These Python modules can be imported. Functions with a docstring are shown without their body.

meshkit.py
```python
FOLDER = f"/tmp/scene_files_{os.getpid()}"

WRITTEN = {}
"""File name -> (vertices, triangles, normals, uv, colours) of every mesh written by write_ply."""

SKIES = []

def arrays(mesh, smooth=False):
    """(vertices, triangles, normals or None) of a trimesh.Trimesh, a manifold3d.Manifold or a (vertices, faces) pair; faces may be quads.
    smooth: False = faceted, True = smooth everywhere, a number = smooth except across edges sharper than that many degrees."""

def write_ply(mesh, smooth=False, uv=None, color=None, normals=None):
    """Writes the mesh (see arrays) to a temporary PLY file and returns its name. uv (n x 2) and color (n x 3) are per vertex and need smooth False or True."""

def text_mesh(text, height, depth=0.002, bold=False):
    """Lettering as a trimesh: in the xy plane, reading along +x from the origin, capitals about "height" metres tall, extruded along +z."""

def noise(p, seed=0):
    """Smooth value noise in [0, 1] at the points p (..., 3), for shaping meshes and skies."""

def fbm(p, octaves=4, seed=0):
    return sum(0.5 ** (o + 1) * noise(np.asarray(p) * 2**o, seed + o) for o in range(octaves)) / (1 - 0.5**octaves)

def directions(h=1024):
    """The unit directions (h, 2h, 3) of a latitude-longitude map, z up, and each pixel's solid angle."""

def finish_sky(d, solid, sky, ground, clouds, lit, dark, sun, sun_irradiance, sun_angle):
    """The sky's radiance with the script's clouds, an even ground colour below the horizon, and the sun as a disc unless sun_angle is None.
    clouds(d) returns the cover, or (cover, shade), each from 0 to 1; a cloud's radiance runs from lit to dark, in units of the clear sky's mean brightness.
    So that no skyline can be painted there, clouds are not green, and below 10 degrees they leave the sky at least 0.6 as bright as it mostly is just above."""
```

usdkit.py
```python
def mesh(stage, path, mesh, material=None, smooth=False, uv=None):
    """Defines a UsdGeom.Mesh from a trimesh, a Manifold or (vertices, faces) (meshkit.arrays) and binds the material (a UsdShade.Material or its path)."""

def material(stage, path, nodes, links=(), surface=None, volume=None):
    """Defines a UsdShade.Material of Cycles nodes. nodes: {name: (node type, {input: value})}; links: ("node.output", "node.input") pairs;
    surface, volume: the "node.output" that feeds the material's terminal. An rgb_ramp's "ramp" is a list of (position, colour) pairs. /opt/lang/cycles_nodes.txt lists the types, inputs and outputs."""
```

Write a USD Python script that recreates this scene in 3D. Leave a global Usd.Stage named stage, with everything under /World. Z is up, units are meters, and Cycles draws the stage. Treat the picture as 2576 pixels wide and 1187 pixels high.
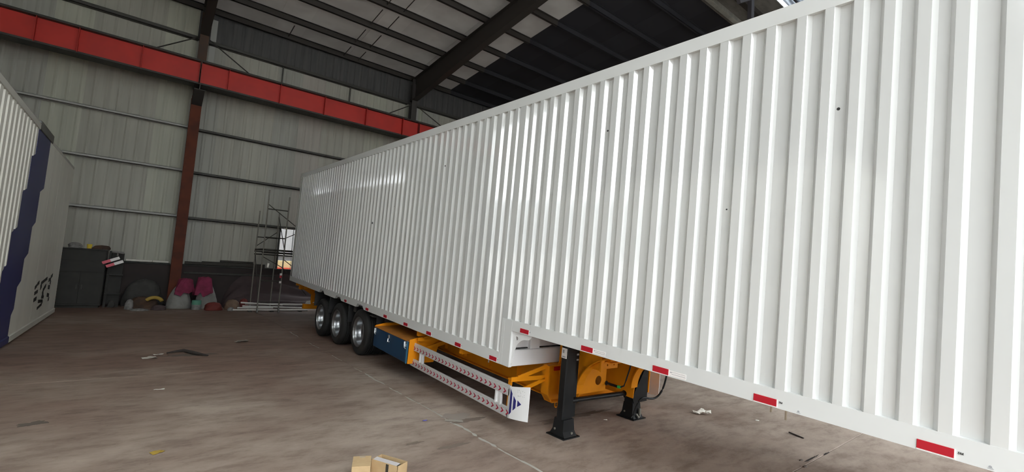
import math, random
import numpy as np
import trimesh
from shapely.geometry import Polygon, box as sbox, Point
from shapely.ops import unary_union
from pxr import Usd, UsdGeom, UsdShade, UsdLux, Sdf, Gf, Vt
import usdkit, meshkit

stage = Usd.Stage.CreateInMemory()
UsdGeom.SetStageUpAxis(stage, UsdGeom.Tokens.z)
UsdGeom.SetStageMetersPerUnit(stage, 1.0)
UsdGeom.Xform.Define(stage, '/World')
UsdGeom.Scope.Define(stage, '/World/Looks')

# ------------------------------------------------------------------ camera, sky, exposure
CAM_H = 1.7193
YAW, PITCH, ROLL, FPX, TAU = 0.669632, 0.0856296, 0.0604178, 1145.207, 0.0477907
EXPOSURE = 1.14
SKY = (0.93, 0.97, 1.0)
SKY_STRENGTH = 1.0
ROOF_FRONT_Y = -3.4      # where the shed is open to the yard


def camera():
    f = np.array([math.sin(YAW) * math.cos(PITCH), math.cos(YAW) * math.cos(PITCH), math.sin(PITCH)])
    r0 = np.array([math.cos(YAW), -math.sin(YAW), 0.0])
    u0 = np.cross(r0, f)
    r = math.cos(ROLL) * r0 + math.sin(ROLL) * u0
    u = -math.sin(ROLL) * r0 + math.cos(ROLL) * u0
    c = UsdGeom.Camera.Define(stage, '/World/camera')
    m = Gf.Matrix4d(*r, 0, *u, 0, *(-f), 0, 0, 0, CAM_H, 1)
    c.AddTransformOp().Set(m)
    c.CreateHorizontalApertureAttr(36.0)
    c.CreateVerticalApertureAttr(36.0 * 1187 / 2576)
    c.CreateFocalLengthAttr(36.0 * FPX / 2576)
    c.CreateClippingRangeAttr(Gf.Vec2f(0.05, 500))
    c.CreateExposureAttr(EXPOSURE)


camera()
dome = UsdLux.DomeLight.Define(stage, '/World/sky')
dome.CreateColorAttr(Gf.Vec3f(*SKY))
dome.CreateIntensityAttr(SKY_STRENGTH)

# ------------------------------------------------------------------ helpers
used = {}


def numbered(parent, name):
    k = (parent, name)
    n = used.get(k, 0)
    used[k] = n + 1
    return name if n == 0 else f'{name}_{n:03d}'


def ppath(parent):
    return '/World' if parent is None else (parent if isinstance(parent, str) else str(parent.GetPath()))


def data(prim, **kw):
    for k, v in kw.items():
        if v:
            prim.SetCustomDataByKey(k, v)


class MB:
    """Collects boxes, bars, tubes and prisms; becomes one mesh."""

    def __init__(self):
        self.v, self.f, self.n = [], [], 0

    def add(self, v, f):
        v = np.asarray(v, float); f = np.asarray(f, int)
        if f.shape[1] == 4:
            f = np.vstack([f[:, [0, 1, 2]], f[:, [0, 2, 3]]])
        self.v.append(v); self.f.append(f + self.n); self.n += len(v)
        return self

    def tm(self, m):
        return self.add(m.vertices, m.faces)

    def box(self, x0, x1, y0, y1, z0, z1, b=0.0):
        if b <= 0:
            v = [(x, y, z) for x in (x0, x1) for y in (y0, y1) for z in (z0, z1)]
            f = [(0, 1, 3, 2), (4, 6, 7, 5), (0, 4, 5, 1), (2, 3, 7, 6), (0, 2, 6, 4), (1, 5, 7, 3)]
            return self.add(v, f)
        b = min(b, 0.45 * min(x1 - x0, y1 - y0, z1 - z0))
        pts = []
        for x in (x0, x1):
            for y in (y0, y1):
                for z in (z0, z1):
                    sx, sy, sz = (b if x == x0 else -b), (b if y == y0 else -b), (b if z == z0 else -b)
                    pts += [(x, y + sy, z + sz), (x + sx, y, z + sz), (x + sx, y + sy, z)]
        h = trimesh.convex.convex_hull(np.array(pts))
        return self.tm(h)

    def hull(self, pts):
        return self.tm(trimesh.convex.convex_hull(np.array(pts, float)))

    def tube(self, p, r, n=10, close=True):
        p = np.asarray(p, float)
        t = np.gradient(p, axis=0); t /= np.linalg.norm(t, axis=1, keepdims=True) + 1e-12
        ref = np.where(np.abs(t[:, 2:]) < 0.9, [0, 0, 1.0], [1.0, 0, 0])
        a = np.cross(t, ref); a /= np.linalg.norm(a, axis=1, keepdims=True) + 1e-12
        b = np.cross(t, a)
        rr = np.broadcast_to(r, (len(p),))
        ang = np.arange(n) * 2 * np.pi / n
        v = p[:, None] + rr[:, None, None] * (np.cos(ang)[None, :, None] * a[:, None] + np.sin(ang)[None, :, None] * b[:, None])
        v = v.reshape(-1, 3)
        f = []
        for i in range(len(p) - 1):
            for j in range(n):
                k = (j + 1) % n
                f.append((i * n + j, (i + 1) * n + j, (i + 1) * n + k, i * n + k))
        f = np.array(f); f3 = np.vstack([f[:, [0, 1, 2]], f[:, [0, 2, 3]]])
        if close:
            m = len(v); v = np.vstack([v, p[0], p[-1]])
            e = (len(p) - 1) * n
            caps = [(m, j, (j + 1) % n) for j in range(n)] + [(m + 1, e + (j + 1) % n, e + j) for j in range(n)]
            f3 = np.vstack([f3, caps])
        return self.add(v, f3)

    def bar(self, p, q, w, h, up=(0, 0, 1)):
        """A rectangular bar from p to q, w across and h along up."""
        p, q = np.asarray(p, float), np.asarray(q, float)
        d = q - p; d /= np.linalg.norm(d)
        s = np.cross(d, up); s /= np.linalg.norm(s)
        u = np.cross(s, d)
        v = [e + a * w / 2 * s + b * h / 2 * u for e in (p, q) for a in (-1, 1) for b in (-1, 1)]
        return self.add(v, [(0, 2, 3, 1), (4, 5, 7, 6), (0, 1, 5, 4), (2, 6, 7, 3), (0, 4, 6, 2), (1, 3, 7, 5)])

    def prism(self, poly, lo, hi, axis):
        """Extrudes a shapely polygon: axis x takes (y, z), y takes (x, z), z takes (x, y)."""
        if not isinstance(poly, Polygon) and not hasattr(poly, 'geoms'):
            poly = Polygon(poly)
        for g in getattr(poly, 'geoms', [poly]):
            m = trimesh.creation.extrude_polygon(g, hi - lo, engine='earcut')
            a = m.vertices; c = a[:, 2] + lo
            if axis == 'x':
                v = np.stack([c, a[:, 0], a[:, 1]], 1); f = m.faces
            elif axis == 'y':
                v = np.stack([a[:, 0], c, a[:, 1]], 1); f = m.faces[:, ::-1]
            else:
                v = np.stack([a[:, 0], a[:, 1], c], 1); f = m.faces
            self.add(v, f)
        return self

    def lathe(self, prof, c, axis='x', n=48):
        """prof: (radius, along) pairs; revolves round the axis through c."""
        prof = np.asarray(prof, float)
        ang = np.arange(n) * 2 * np.pi / n
        r, l = prof[:, 0], prof[:, 1]
        ca, sa = np.cos(ang), np.sin(ang)
        A = r[:, None] * ca[None]; Bv = r[:, None] * sa[None]; L = np.repeat(l[:, None], n, 1)
        v = {'x': np.stack([L, A, Bv], -1), 'y': np.stack([Bv, L, A], -1), 'z': np.stack([A, Bv, L], -1)}[axis].reshape(-1, 3) + np.asarray(c, float)
        f = []
        for i in range(len(prof) - 1):
            for j in range(n):
                k = (j + 1) % n
                f.append((i * n + j, i * n + k, (i + 1) * n + k, (i + 1) * n + j))
        return self.add(v, f)

    def mesh(self):
        return np.vstack(self.v), np.vstack(self.f)


def obj(name, mb, mat, parent=None, label=None, cat=None, group=None, kind=None, smooth=False, off=(0, 0, 0)):
    par = ppath(parent)
    p = f'{par}/{numbered(par, name)}'
    v, f = mb.mesh() if isinstance(mb, MB) else mb
    v = np.asarray(v) - np.asarray(off, float)
    m = usdkit.mesh(stage, p, (v, f), MATS[mat], smooth=smooth)
    data(m.GetPrim(), label=label, category=cat, group=group, kind=kind)
    return m.GetPrim()


def thing(name, label, cat, loc=(0, 0, 0), rotz=0.0, group=None, kind=None, parent=None, matrix=None):
    par = ppath(parent)
    x = UsdGeom.Xform.Define(stage, f'{par}/{numbered(par, name)}')
    if matrix is not None:
        x.AddTransformOp().Set(matrix)
    else:
        x.AddTranslateOp().Set(Gf.Vec3d(*map(float, loc)))
        if rotz:
            x.AddRotateZOp().Set(float(rotz))
    data(x.GetPrim(), label=label, category=cat, group=group, kind=kind)
    return x.GetPrim()


MATS = {}


def M(name, color, rough=0.5, metal=0.0, noise=0.0, scale=4.0, color2=None, stretch=(1, 1, 1), bump=0.0, bscale=40.0, spec=0.5, coat=0.0, emit=0.0, detail=4.0, ramp=None, rvar=0.0):
    """A principled material; colour varies with object-space noise between color and color2."""
    nodes = {'p': ('principled_bsdf', {'base_color': color, 'roughness': rough, 'metallic': metal, 'specular_ior_level': spec, 'coat_weight': coat, 'coat_roughness': 0.05})}
    links = []
    if emit:
        nodes['p'][1].update(emission_color=color, emission_strength=emit)
    if color2 is not None or bump or rvar:
        nodes['g'] = ('texture_coordinate', {})
        nodes['m'] = ('mapping', {'scale': stretch})
        links += [('g.object', 'm.vector')]
    if color2 is not None:
        nodes['n'] = ('noise_texture', {'scale': scale, 'detail': detail, 'roughness': 0.6})
        a, b = ramp or (0.38, 0.64)
        nodes['r'] = ('rgb_ramp', {'ramp': [(0, color), (a, color), (b, color2), (1, color2)]})
        links += [('m.vector', 'n.vector'), ('n.fac', 'r.fac'), ('r.color', 'p.base_color')]
    if bump:
        nodes['bn'] = ('noise_texture', {'scale': bscale, 'detail': 5.0})
        nodes['b'] = ('bump', {'strength': bump, 'distance': 0.02})
        links += [('m.vector', 'bn.vector'), ('bn.fac', 'b.height'), ('b.normal', 'p.normal')]
    MATS[name] = usdkit.material(stage, f'/World/Looks/{name}', nodes, links, surface='p.BSDF')


# ------------------------------------------------------------------ materials
M('white_paint', (0.67, 0.68, 0.67), 0.10, coat=1.0, spec=1.0)
M('white_rail', (0.70, 0.71, 0.70), 0.3)
M('white_plain', (0.82, 0.82, 0.82), 0.4)
M('orange_paint', (0.78, 0.275, 0.006), 0.5, color2=(0.70, 0.24, 0.006), scale=3, spec=0.2)
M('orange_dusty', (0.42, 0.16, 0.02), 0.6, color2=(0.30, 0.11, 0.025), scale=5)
M('black_paint', (0.009, 0.010, 0.011), 0.42, color2=(0.014, 0.015, 0.016), scale=6, spec=0.25)
M('black_rubber', (0.016, 0.016, 0.016), 0.75, bump=0.15, bscale=30)
M('undercarriage_black', (0.015, 0.015, 0.016), 0.6)
M('rim_silver', (0.33, 0.34, 0.35), 0.25, metal=0.9)
M('reflector_red', (0.46, 0.006, 0.020), 0.35)
M('reflector_white', (0.9, 0.86, 0.84), 0.3)
M('mark_black', (0.02, 0.02, 0.02), 0.6)
M('mark_grey', (0.35, 0.36, 0.38), 0.6)
M('arrow_red', (0.33, 0.004, 0.03), 0.5)
M('stripe_blue', (0.02, 0.02, 0.16), 0.45)
M('toolbox_blue', (0.012, 0.048, 0.105), 0.5, color2=(0.010, 0.038, 0.085), scale=3, spec=0.3)
M('toolbox_teal', (0.03, 0.13, 0.22), 0.4)
M('chrome', (0.75, 0.78, 0.8), 0.25, metal=0.8)
M('aluminium', (0.62, 0.62, 0.62), 0.35, metal=0.3)
M('green_plastic', (0.03, 0.5, 0.1), 0.4)
M('red_beam', (0.56, 0.032, 0.022), 0.55, color2=(0.48, 0.028, 0.021), scale=1.5)
M('red_beam_dark', (0.20, 0.02, 0.018), 0.5)
M('beam_steel', (0.05, 0.046, 0.04), 0.6, color2=(0.035, 0.033, 0.03), scale=5)
M('column_rust', (0.14, 0.038, 0.020), 0.65, spec=0.2, color2=(0.085, 0.028, 0.018), scale=2.0)
M('column_upper', (0.095, 0.058, 0.042), 0.65, spec=0.2, color2=(0.07, 0.05, 0.042), scale=1.5)
M('column_dark', (0.045, 0.040, 0.038), 0.6)
M('purlin_dark', (0.040, 0.034, 0.030), 0.6)
M('girt_pale', (0.40, 0.40, 0.38), 0.45)
M('girt_dark', (0.06, 0.058, 0.052), 0.55)
WALLC = [(0.415, 0.406, 0.350), (0.395, 0.385, 0.332), (0.412, 0.384, 0.343), (0.395, 0.405, 0.332), (0.372, 0.370, 0.330), (0.450, 0.452, 0.375)]
for i, c in enumerate(WALLC):
    M(f'wall_sheet_{i}', c, 0.5, color2=tuple(x * 0.86 for x in c), scale=2.2, stretch=(2.2, 1, 0.12), ramp=(0.4, 0.68))
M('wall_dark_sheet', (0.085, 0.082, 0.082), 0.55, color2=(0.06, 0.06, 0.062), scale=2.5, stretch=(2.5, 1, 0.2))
for nm, c in (('roof_sheet', 0.62), ('roof_sheet_b', 0.67)):
    MATS[nm] = usdkit.material(stage, f'/World/Looks/{nm}', {
        'g': ('texture_coordinate', {}), 'n': ('noise_texture', {'scale': 0.9, 'detail': 4.0}), 'r': ('rgb_ramp', {'ramp': [(0, (c * 0.80, c * 0.76, c * 0.72)), (0.38, (c * 0.82, c * 0.78, c * 0.74)), (0.62, (c, c * 0.965, c * 0.92)), (1, (c, c * 0.965, c * 0.92))]}),
        'd': ('diffuse_bsdf', {}), 't': ('translucent_bsdf', {'color': (0.9, 0.88, 0.86)}), 'm': ('mix_closure', {'fac': 0.06})},
        [('g.object', 'n.vector'), ('n.fac', 'r.fac'), ('r.color', 'd.color'), ('d.BSDF', 'm.closure1'), ('t.BSDF', 'm.closure2')], surface='m.closure')
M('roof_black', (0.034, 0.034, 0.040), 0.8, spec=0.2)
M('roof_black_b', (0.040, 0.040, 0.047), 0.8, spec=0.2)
M('gutter_grey', (0.22, 0.21, 0.19), 0.6, color2=(0.16, 0.15, 0.14), scale=2, stretch=(1, 3, 1))
M('gutter_pale', (0.42, 0.41, 0.37), 0.5, color2=(0.3, 0.3, 0.27), scale=3)
M('dado_brown', (0.048, 0.036, 0.035), 0.85, color2=(0.033, 0.028, 0.027), scale=1.2, bump=0.2, bscale=12)
M('cabinet_dark', (0.034, 0.033, 0.030), 0.7, color2=(0.026, 0.026, 0.024), scale=3)
M('cabinet_grey', (0.055, 0.053, 0.05), 0.7, color2=(0.038, 0.037, 0.035), scale=4)
M('sack_grey', (0.27, 0.265, 0.25), 0.8, color2=(0.20, 0.195, 0.185), scale=3, bump=0.3, bscale=20)
M('cloth_pink', (0.24, 0.026, 0.075), 0.85, color2=(0.15, 0.016, 0.042), scale=4)
M('cloth_purple', (0.085, 0.062, 0.063), 0.7, spec=0.25, color2=(0.062, 0.045, 0.047), scale=1.5)
M('sack_red', (0.17, 0.026, 0.02), 0.75, color2=(0.12, 0.02, 0.017), scale=5)
M('sack_tan', (0.19, 0.125, 0.085), 0.8, color2=(0.14, 0.09, 0.063), scale=5)
M('cloth_brown', (0.10, 0.058, 0.036), 0.85, color2=(0.06, 0.038, 0.028), scale=5)
M('yellow_plastic', (0.40, 0.27, 0.05), 0.5)
M('bright_yellow', (0.75, 0.55, 0.05), 0.5)
M('green_can', (0.09, 0.27, 0.19), 0.5)
M('pale_plastic', (0.26, 0.25, 0.24), 0.6, color2=(0.17, 0.165, 0.16), scale=14)
M('steel_tube', (0.22, 0.21, 0.18), 0.45, metal=0.4)
M('tube_dark', (0.05, 0.048, 0.04), 0.5, metal=0.2)
M('plank_dark', (0.036, 0.033, 0.027), 0.7)
M('pipe_pale', (0.62, 0.60, 0.57), 0.4)
M('paper_white', (0.75, 0.73, 0.66), 0.8)
M('paper_dull', (0.34, 0.31, 0.27), 0.8)
M('dark_rag', (0.034, 0.027, 0.024), 0.9)
M('cardboard', (0.52, 0.37, 0.20), 0.8, color2=(0.46, 0.32, 0.17), scale=6)
M('cardboard_inner', (0.40, 0.33, 0.25), 0.85)
M('grey_film', (0.5, 0.47, 0.47), 0.5)
M('tape_strip', (0.6, 0.6, 0.58), 0.2)
M('strip_pink', (0.75, 0.10, 0.15), 0.35)
M('blue_bit', (0.16, 0.15, 0.5), 0.6)
M('wood_pale', (0.55, 0.47, 0.36), 0.7)
M('container_white', (0.80, 0.785, 0.70), 0.4, color2=(0.74, 0.725, 0.65), scale=1.5, stretch=(1, 1, 0.2))
M('container_blue', (0.028, 0.034, 0.13), 0.45)
M('container_rail', (0.58, 0.57, 0.51), 0.5)
M('container_dark', (0.12, 0.12, 0.11), 0.5)
M('outside_clad', (0.36, 0.37, 0.37), 0.6)
M('outside_clad_dark', (0.16, 0.17, 0.17), 0.6)
M('outside_glare', (0.85, 0.68, 0.35), 0.6)  # cream that stands for burnt-out daylight
M('outside_red', (0.75, 0.06, 0.015), 0.6)
M('outside_ground', (0.44, 0.42, 0.39), 0.9, color2=(0.38, 0.365, 0.34), scale=0.5)
M('brace_dark', (0.05, 0.045, 0.05), 0.5)


def skylight_mat():
    MATS['skylight'] = usdkit.material(stage, '/World/Looks/skylight', {
        'd': ('diffuse_bsdf', {'color': (0.42, 0.44, 0.46)}), 't': ('translucent_bsdf', {'color': (0.42, 0.44, 0.46)}), 'm': ('mix_closure', {'fac': 0.55}),
        'g': ('texture_coordinate', {}), 'mp': ('mapping', {'scale': (0.6, 9.0, 1)}), 'n': ('noise_texture', {'scale': 1.2, 'detail': 4.0}),
        'r': ('rgb_ramp', {'ramp': [(0, (0.10, 0.11, 0.13)), (0.38, (0.2, 0.22, 0.25)), (0.62, (0.6, 0.63, 0.66)), (1, (0.7, 0.72, 0.75))]})},
        [('g.object', 'mp.vector'), ('mp.vector', 'n.vector'), ('n.fac', 'r.fac'), ('r.color', 't.color'), ('d.BSDF', 'm.closure1'), ('t.BSDF', 'm.closure2')], surface='m.closure')


skylight_mat()
MATS['rooflight_clear'] = usdkit.material(stage, '/World/Looks/rooflight_clear', {'d': ('diffuse_bsdf', {'color': (0.8, 0.8, 0.78)}), 't': ('translucent_bsdf', {'color': (0.85, 0.86, 0.85)}), 'm': ('mix_closure', {'fac': 0.75})},
                                          [('d.BSDF', 'm.closure1'), ('t.BSDF', 'm.closure2')], surface='m.closure')


def floor_mat():
    """Worn brown concrete: broad patches, small blotches, pale scuffs, fine grain."""
    n = {
        'g': ('geometry', {}),
        'n1': ('noise_texture', {'scale': 0.45, 'detail': 3.0, 'roughness': 0.55}),
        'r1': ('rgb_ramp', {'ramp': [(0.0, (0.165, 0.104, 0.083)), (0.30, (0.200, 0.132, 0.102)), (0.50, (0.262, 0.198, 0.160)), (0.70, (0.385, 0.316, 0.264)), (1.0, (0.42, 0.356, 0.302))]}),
        'sx': ('separate_xyz', {}), 'my': ('map_range', {'from_min': 4.0, 'from_max': 10.0, 'to_min': 0.14, 'to_max': -0.20, 'clamp': True}), 'ad': ('math', {'math_type': 'add'}),  # base colour goes darker and browner towards the back wall
        'mp': ('mapping', {'scale': (0.75, 1.7, 1.0), 'rotation': (0, 0, 0.45)}),
        'n2': ('noise_texture', {'scale': 2.6, 'detail': 8.0, 'roughness': 0.72, 'distortion': 0.12}),
        'r2': ('rgb_ramp', {'ramp': [(0.0, (0.50, 0.47, 0.45)), (0.38, (0.74, 0.71, 0.70)), (0.5, (1, 1, 1)), (0.62, (1.14, 1.15, 1.16)), (1.0, (1.4, 1.42, 1.44))]}),
        'mx': ('mix', {'mix_type': 'multiply', 'fac': 1.0}),
        'n3': ('noise_texture', {'scale': 9.0, 'detail': 5.0, 'roughness': 0.7}),
        'r3': ('rgb_ramp', {'ramp': [(0.0, (0.55, 0.52, 0.5)), (0.30, (0.78, 0.76, 0.75)), (0.40, (1, 1, 1)), (0.70, (1.02, 1.02, 1.02)), (0.8, (1.3, 1.3, 1.3))]}),
        'mx2': ('mix', {'mix_type': 'multiply', 'fac': 0.8}),
        'b': ('bump', {'strength': 0.25, 'distance': 0.01}),
        'p': ('principled_bsdf', {'roughness': 0.62, 'specular_ior_level': 0.35}),
    }
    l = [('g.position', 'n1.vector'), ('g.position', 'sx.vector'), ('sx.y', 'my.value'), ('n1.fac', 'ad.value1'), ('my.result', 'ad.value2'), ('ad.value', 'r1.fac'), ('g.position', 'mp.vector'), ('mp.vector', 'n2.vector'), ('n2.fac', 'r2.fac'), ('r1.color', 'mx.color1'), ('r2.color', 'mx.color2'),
         ('g.position', 'n3.vector'), ('n3.fac', 'r3.fac'), ('mx.color', 'mx2.color1'), ('r3.color', 'mx2.color2'), ('mx2.color', 'p.base_color'), ('n3.fac', 'b.height'), ('b.normal', 'p.normal')]
    MATS['floor_concrete'] = usdkit.material(stage, '/World/Looks/floor_concrete', n, l, surface='p.BSDF')


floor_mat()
M('floor_joint', (0.06, 0.05, 0.044), 0.9)
M('chalk_line', (0.42, 0.40, 0.36), 0.9)
M('stain_dark', (0.115, 0.09, 0.074), 0.7)
M('stain_soft', (0.19, 0.148, 0.12), 0.8)
M('patch_mortar', (0.31, 0.265, 0.23), 0.8)
M('dust_pale', (0.36, 0.32, 0.285), 0.9)

# ------------------------------------------------------------------ the setting: floor
XL, XR, YB = -18.0, 24.0, 19.62
rng = random.Random(7)
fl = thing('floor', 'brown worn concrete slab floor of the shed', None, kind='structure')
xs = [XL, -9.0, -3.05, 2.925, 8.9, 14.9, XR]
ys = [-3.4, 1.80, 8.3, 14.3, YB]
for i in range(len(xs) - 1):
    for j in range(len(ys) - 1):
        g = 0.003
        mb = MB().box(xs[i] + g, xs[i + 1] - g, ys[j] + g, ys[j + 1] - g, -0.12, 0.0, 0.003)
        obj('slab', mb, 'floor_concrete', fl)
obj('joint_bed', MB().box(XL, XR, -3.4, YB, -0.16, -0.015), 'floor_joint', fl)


def blob(cx, cy, rx, ry, seed, z0=0.0005, t=0.0012, rot=0.0, rough=0.75, n=72):
    """A thin irregular patch lying on the floor."""
    a = np.arange(n) * 2 * np.pi / n
    r = 1 + rough * (meshkit.fbm(np.stack([np.cos(a) * 2.6 + seed, np.sin(a) * 2.6, a * 0], 1), 5, seed) - 0.5) * 2
    x, y = rx * r * np.cos(a), ry * r * np.sin(a)
    c, s = math.cos(rot), math.sin(rot)
    return MB().prism(Polygon(np.stack([cx + c * x - s * y, cy + s * x + c * y], 1)).buffer(0), z0, z0 + t, 'z')


# chalk residue along the long joint, broken in pieces
def chalk():
    mb = MB(); y = 2.2; r = random.Random(3)
    while y < 12.4:
        L = r.uniform(0.3, 1.3); w = r.uniform(0.007, 0.014) if y < 6.5 else r.uniform(0.005, 0.009)
        n = 24
        yy = np.linspace(y, y + L, n)
        off = 2.905 + 0.03 * (meshkit.noise(np.stack([yy * 5, yy * 0, yy * 0], 1), 2) - 0.5)
        ww = w * np.minimum(1, 6 * np.sin(np.linspace(0.02, np.pi - 0.02, n))) * (0.25 + 1.5 * meshkit.noise(np.stack([yy * 17, yy * 0 + 4, yy * 0], 1), 5))
        pts = [(a - b, c) for a, b, c in zip(off, ww, yy)] + [(a + b, c) for a, b, c in zip(off[::-1], ww[::-1], yy[::-1])]
        mb.prism(Polygon(pts).buffer(0), 0.0004, 0.0014, 'z')
        y += L + (r.uniform(0.0, 0.15) if y < 6.5 else r.uniform(0.2, 0.9))
    return mb


obj('chalk_line', chalk(), 'chalk_line', fl, label='whitish broken line along the floor joint')
for (cx, cy, rx, ry, s, m, lab) in [(-0.70, 6.43, 0.105, 0.075, 1, 'stain_dark', 'small round dark stain on the floor'), (0.75, 9.75, 0.35, 0.10, 2, 'stain_dark', 'dark oil smear on the floor'),
                                    (3.06, 4.72, 0.17, 0.12, 3, 'patch_mortar', 'pale mortar patch on the floor'), (4.35, 4.05, 0.50, 0.07, 4, 'stain_soft', 'dark streak between the landing legs'),
                                    (2.25, 4.2, 0.09, 0.025, 6, 'stain_soft', None), 
                                    (2.55, 3.95, 0.16, 0.04, 12, 'stain_soft', None), (3.12, 4.55, 0.20, 0.05, 15, 'stain_soft', None), (5.62, 1.835, 0.16, 0.012, 13, 'dark_rag', 'dark crack along the floor joint at bottom right'), (5.95, 1.80, 0.07, 0.01, 14, 'dark_rag', None)]:
    obj('floor_patch', blob(cx, cy, rx, ry, s), m, fl, label=lab)

# ------------------------------------------------------------------ the setting: back wall
WY = 19.60          # inner face of the wall sheets
EAVE = 10.62
SLOPE = 0.06


def roof_z(y):
    return 10.68 + SLOPE * (19.6 - y)


wall = thing('wall_back', 'corrugated grey metal back wall on horizontal girts above a dark dado', None, kind='structure')


def sheet(x0, x1, z0, z1, pitch=0.30, rib=0.014):
    """A ribbed wall sheet; ribs stand towards the room."""
    pts = []
    x = x0
    while x < x1 - 1e-6:
        b = min(x + pitch, x1)
        w = b - x
        pts += [(x, WY), (x + 0.56 * w, WY), (x + 0.70 * w, WY - rib), (x + 0.84 * w, WY - rib), (x + 0.98 * w, WY)]
        x = b
    pts.append((x1, WY))
    back = [(p[0], p[1] + 0.03) for p in pts[::-1]]
    return MB().prism(Polygon(pts + back).buffer(0), z0, z1, 'z')


WIN = (3.95, 6.2, 1.42, 3.03)   # the opening behind the scaffold
r = random.Random(11)
x = -6.6
k = 0
while x < 14.2:
    x1 = x + 0.90
    m = f'wall_sheet_{r.choice([0, 0, 1, 1, 2, 3, 3, 4, 5])}'
    ztop = 10.70 if x1 < 0.95 else 9.42
    parts = [(x, x1, 1.40, ztop)]
    if x1 > WIN[0] and x < WIN[1]:
        parts = [(x, x1, WIN[3], ztop)]
        if x < WIN[0]:
            parts.append((x, WIN[0], 1.40, WIN[3]))
        if x1 > WIN[1]:
            parts.append((WIN[1], x1, 1.40, WIN[3]))
    mb = MB()
    for a, b, c, d in parts:
        s = sheet(a, b, c, d)
        mb.add(*s.mesh())
    obj('wall_sheet', mb, m, wall)
    x = x1
obj('side_sheeting', sheet(XL, -6.6, 1.40, 10.7).add(*sheet(x, XR, 1.40, 9.42).mesh()), 'wall_sheet_0', wall)
x = 1.15
while x < 17.0:
    w = 0.9 if x + 0.9 < 8.7 or x > 9 else max(0.3, 8.72 - x)
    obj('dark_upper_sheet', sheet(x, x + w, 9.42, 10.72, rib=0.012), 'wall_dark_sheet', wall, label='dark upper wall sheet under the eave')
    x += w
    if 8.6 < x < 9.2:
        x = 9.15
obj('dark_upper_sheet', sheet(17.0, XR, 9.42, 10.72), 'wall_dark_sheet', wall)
obj('pale_strip', MB().box(0.97, 1.15, WY - 0.03, WY + 0.02, 8.4, 10.35), 'girt_pale', wall, label='pale strip of sheet beside the column')
obj('pale_strip', MB().box(9.0, 9.35, WY - 0.03, WY + 0.02, 8.2, 9.42), 'girt_pale', wall)
# girts, one run per bay
for (za, pale) in [(3.06, True), (4.66, True), (6.20, True), (7.75, False), (9.44, False)]:
    for a, b, right in [(XL, 0.62, False), (0.95, 8.72, True), (9.05, XR, True)]:
        zz = za - (0.03 if right else 0)
        dark = right or not pale
        mb = MB()
        hh = 0.042 if za < 9 else 0.06
        spans = [(a, b)]
        if za < WIN[3] + 0.1 and right and a < WIN[0] < b:
            spans = [(a, WIN[0] - 0.05), (WIN[1] + 0.05, b)] if za < WIN[3] - 0.02 else [(a, b)]
        for s0, s1 in spans:
            mb.box(s0, s1, WY - 0.20, WY - 0.028, zz - hh, zz - hh + 0.015)
            mb.box(s0, s1, WY - 0.20, WY - 0.185, zz - hh, zz + hh)
            mb.box(s0, s1, WY - 0.20, WY - 0.028, zz + hh - 0.012, zz + hh)
        obj('girt', mb, 'girt_dark' if dark else 'girt_pale', wall)
for xx in (3.42, 6.08):
    obj('sag_rod', MB().bar((xx, WY - 0.10, 8.1), (xx, WY - 0.10, 9.44), 0.045, 0.045, up=(0, 1, 0)), 'girt_dark', wall)
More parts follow.
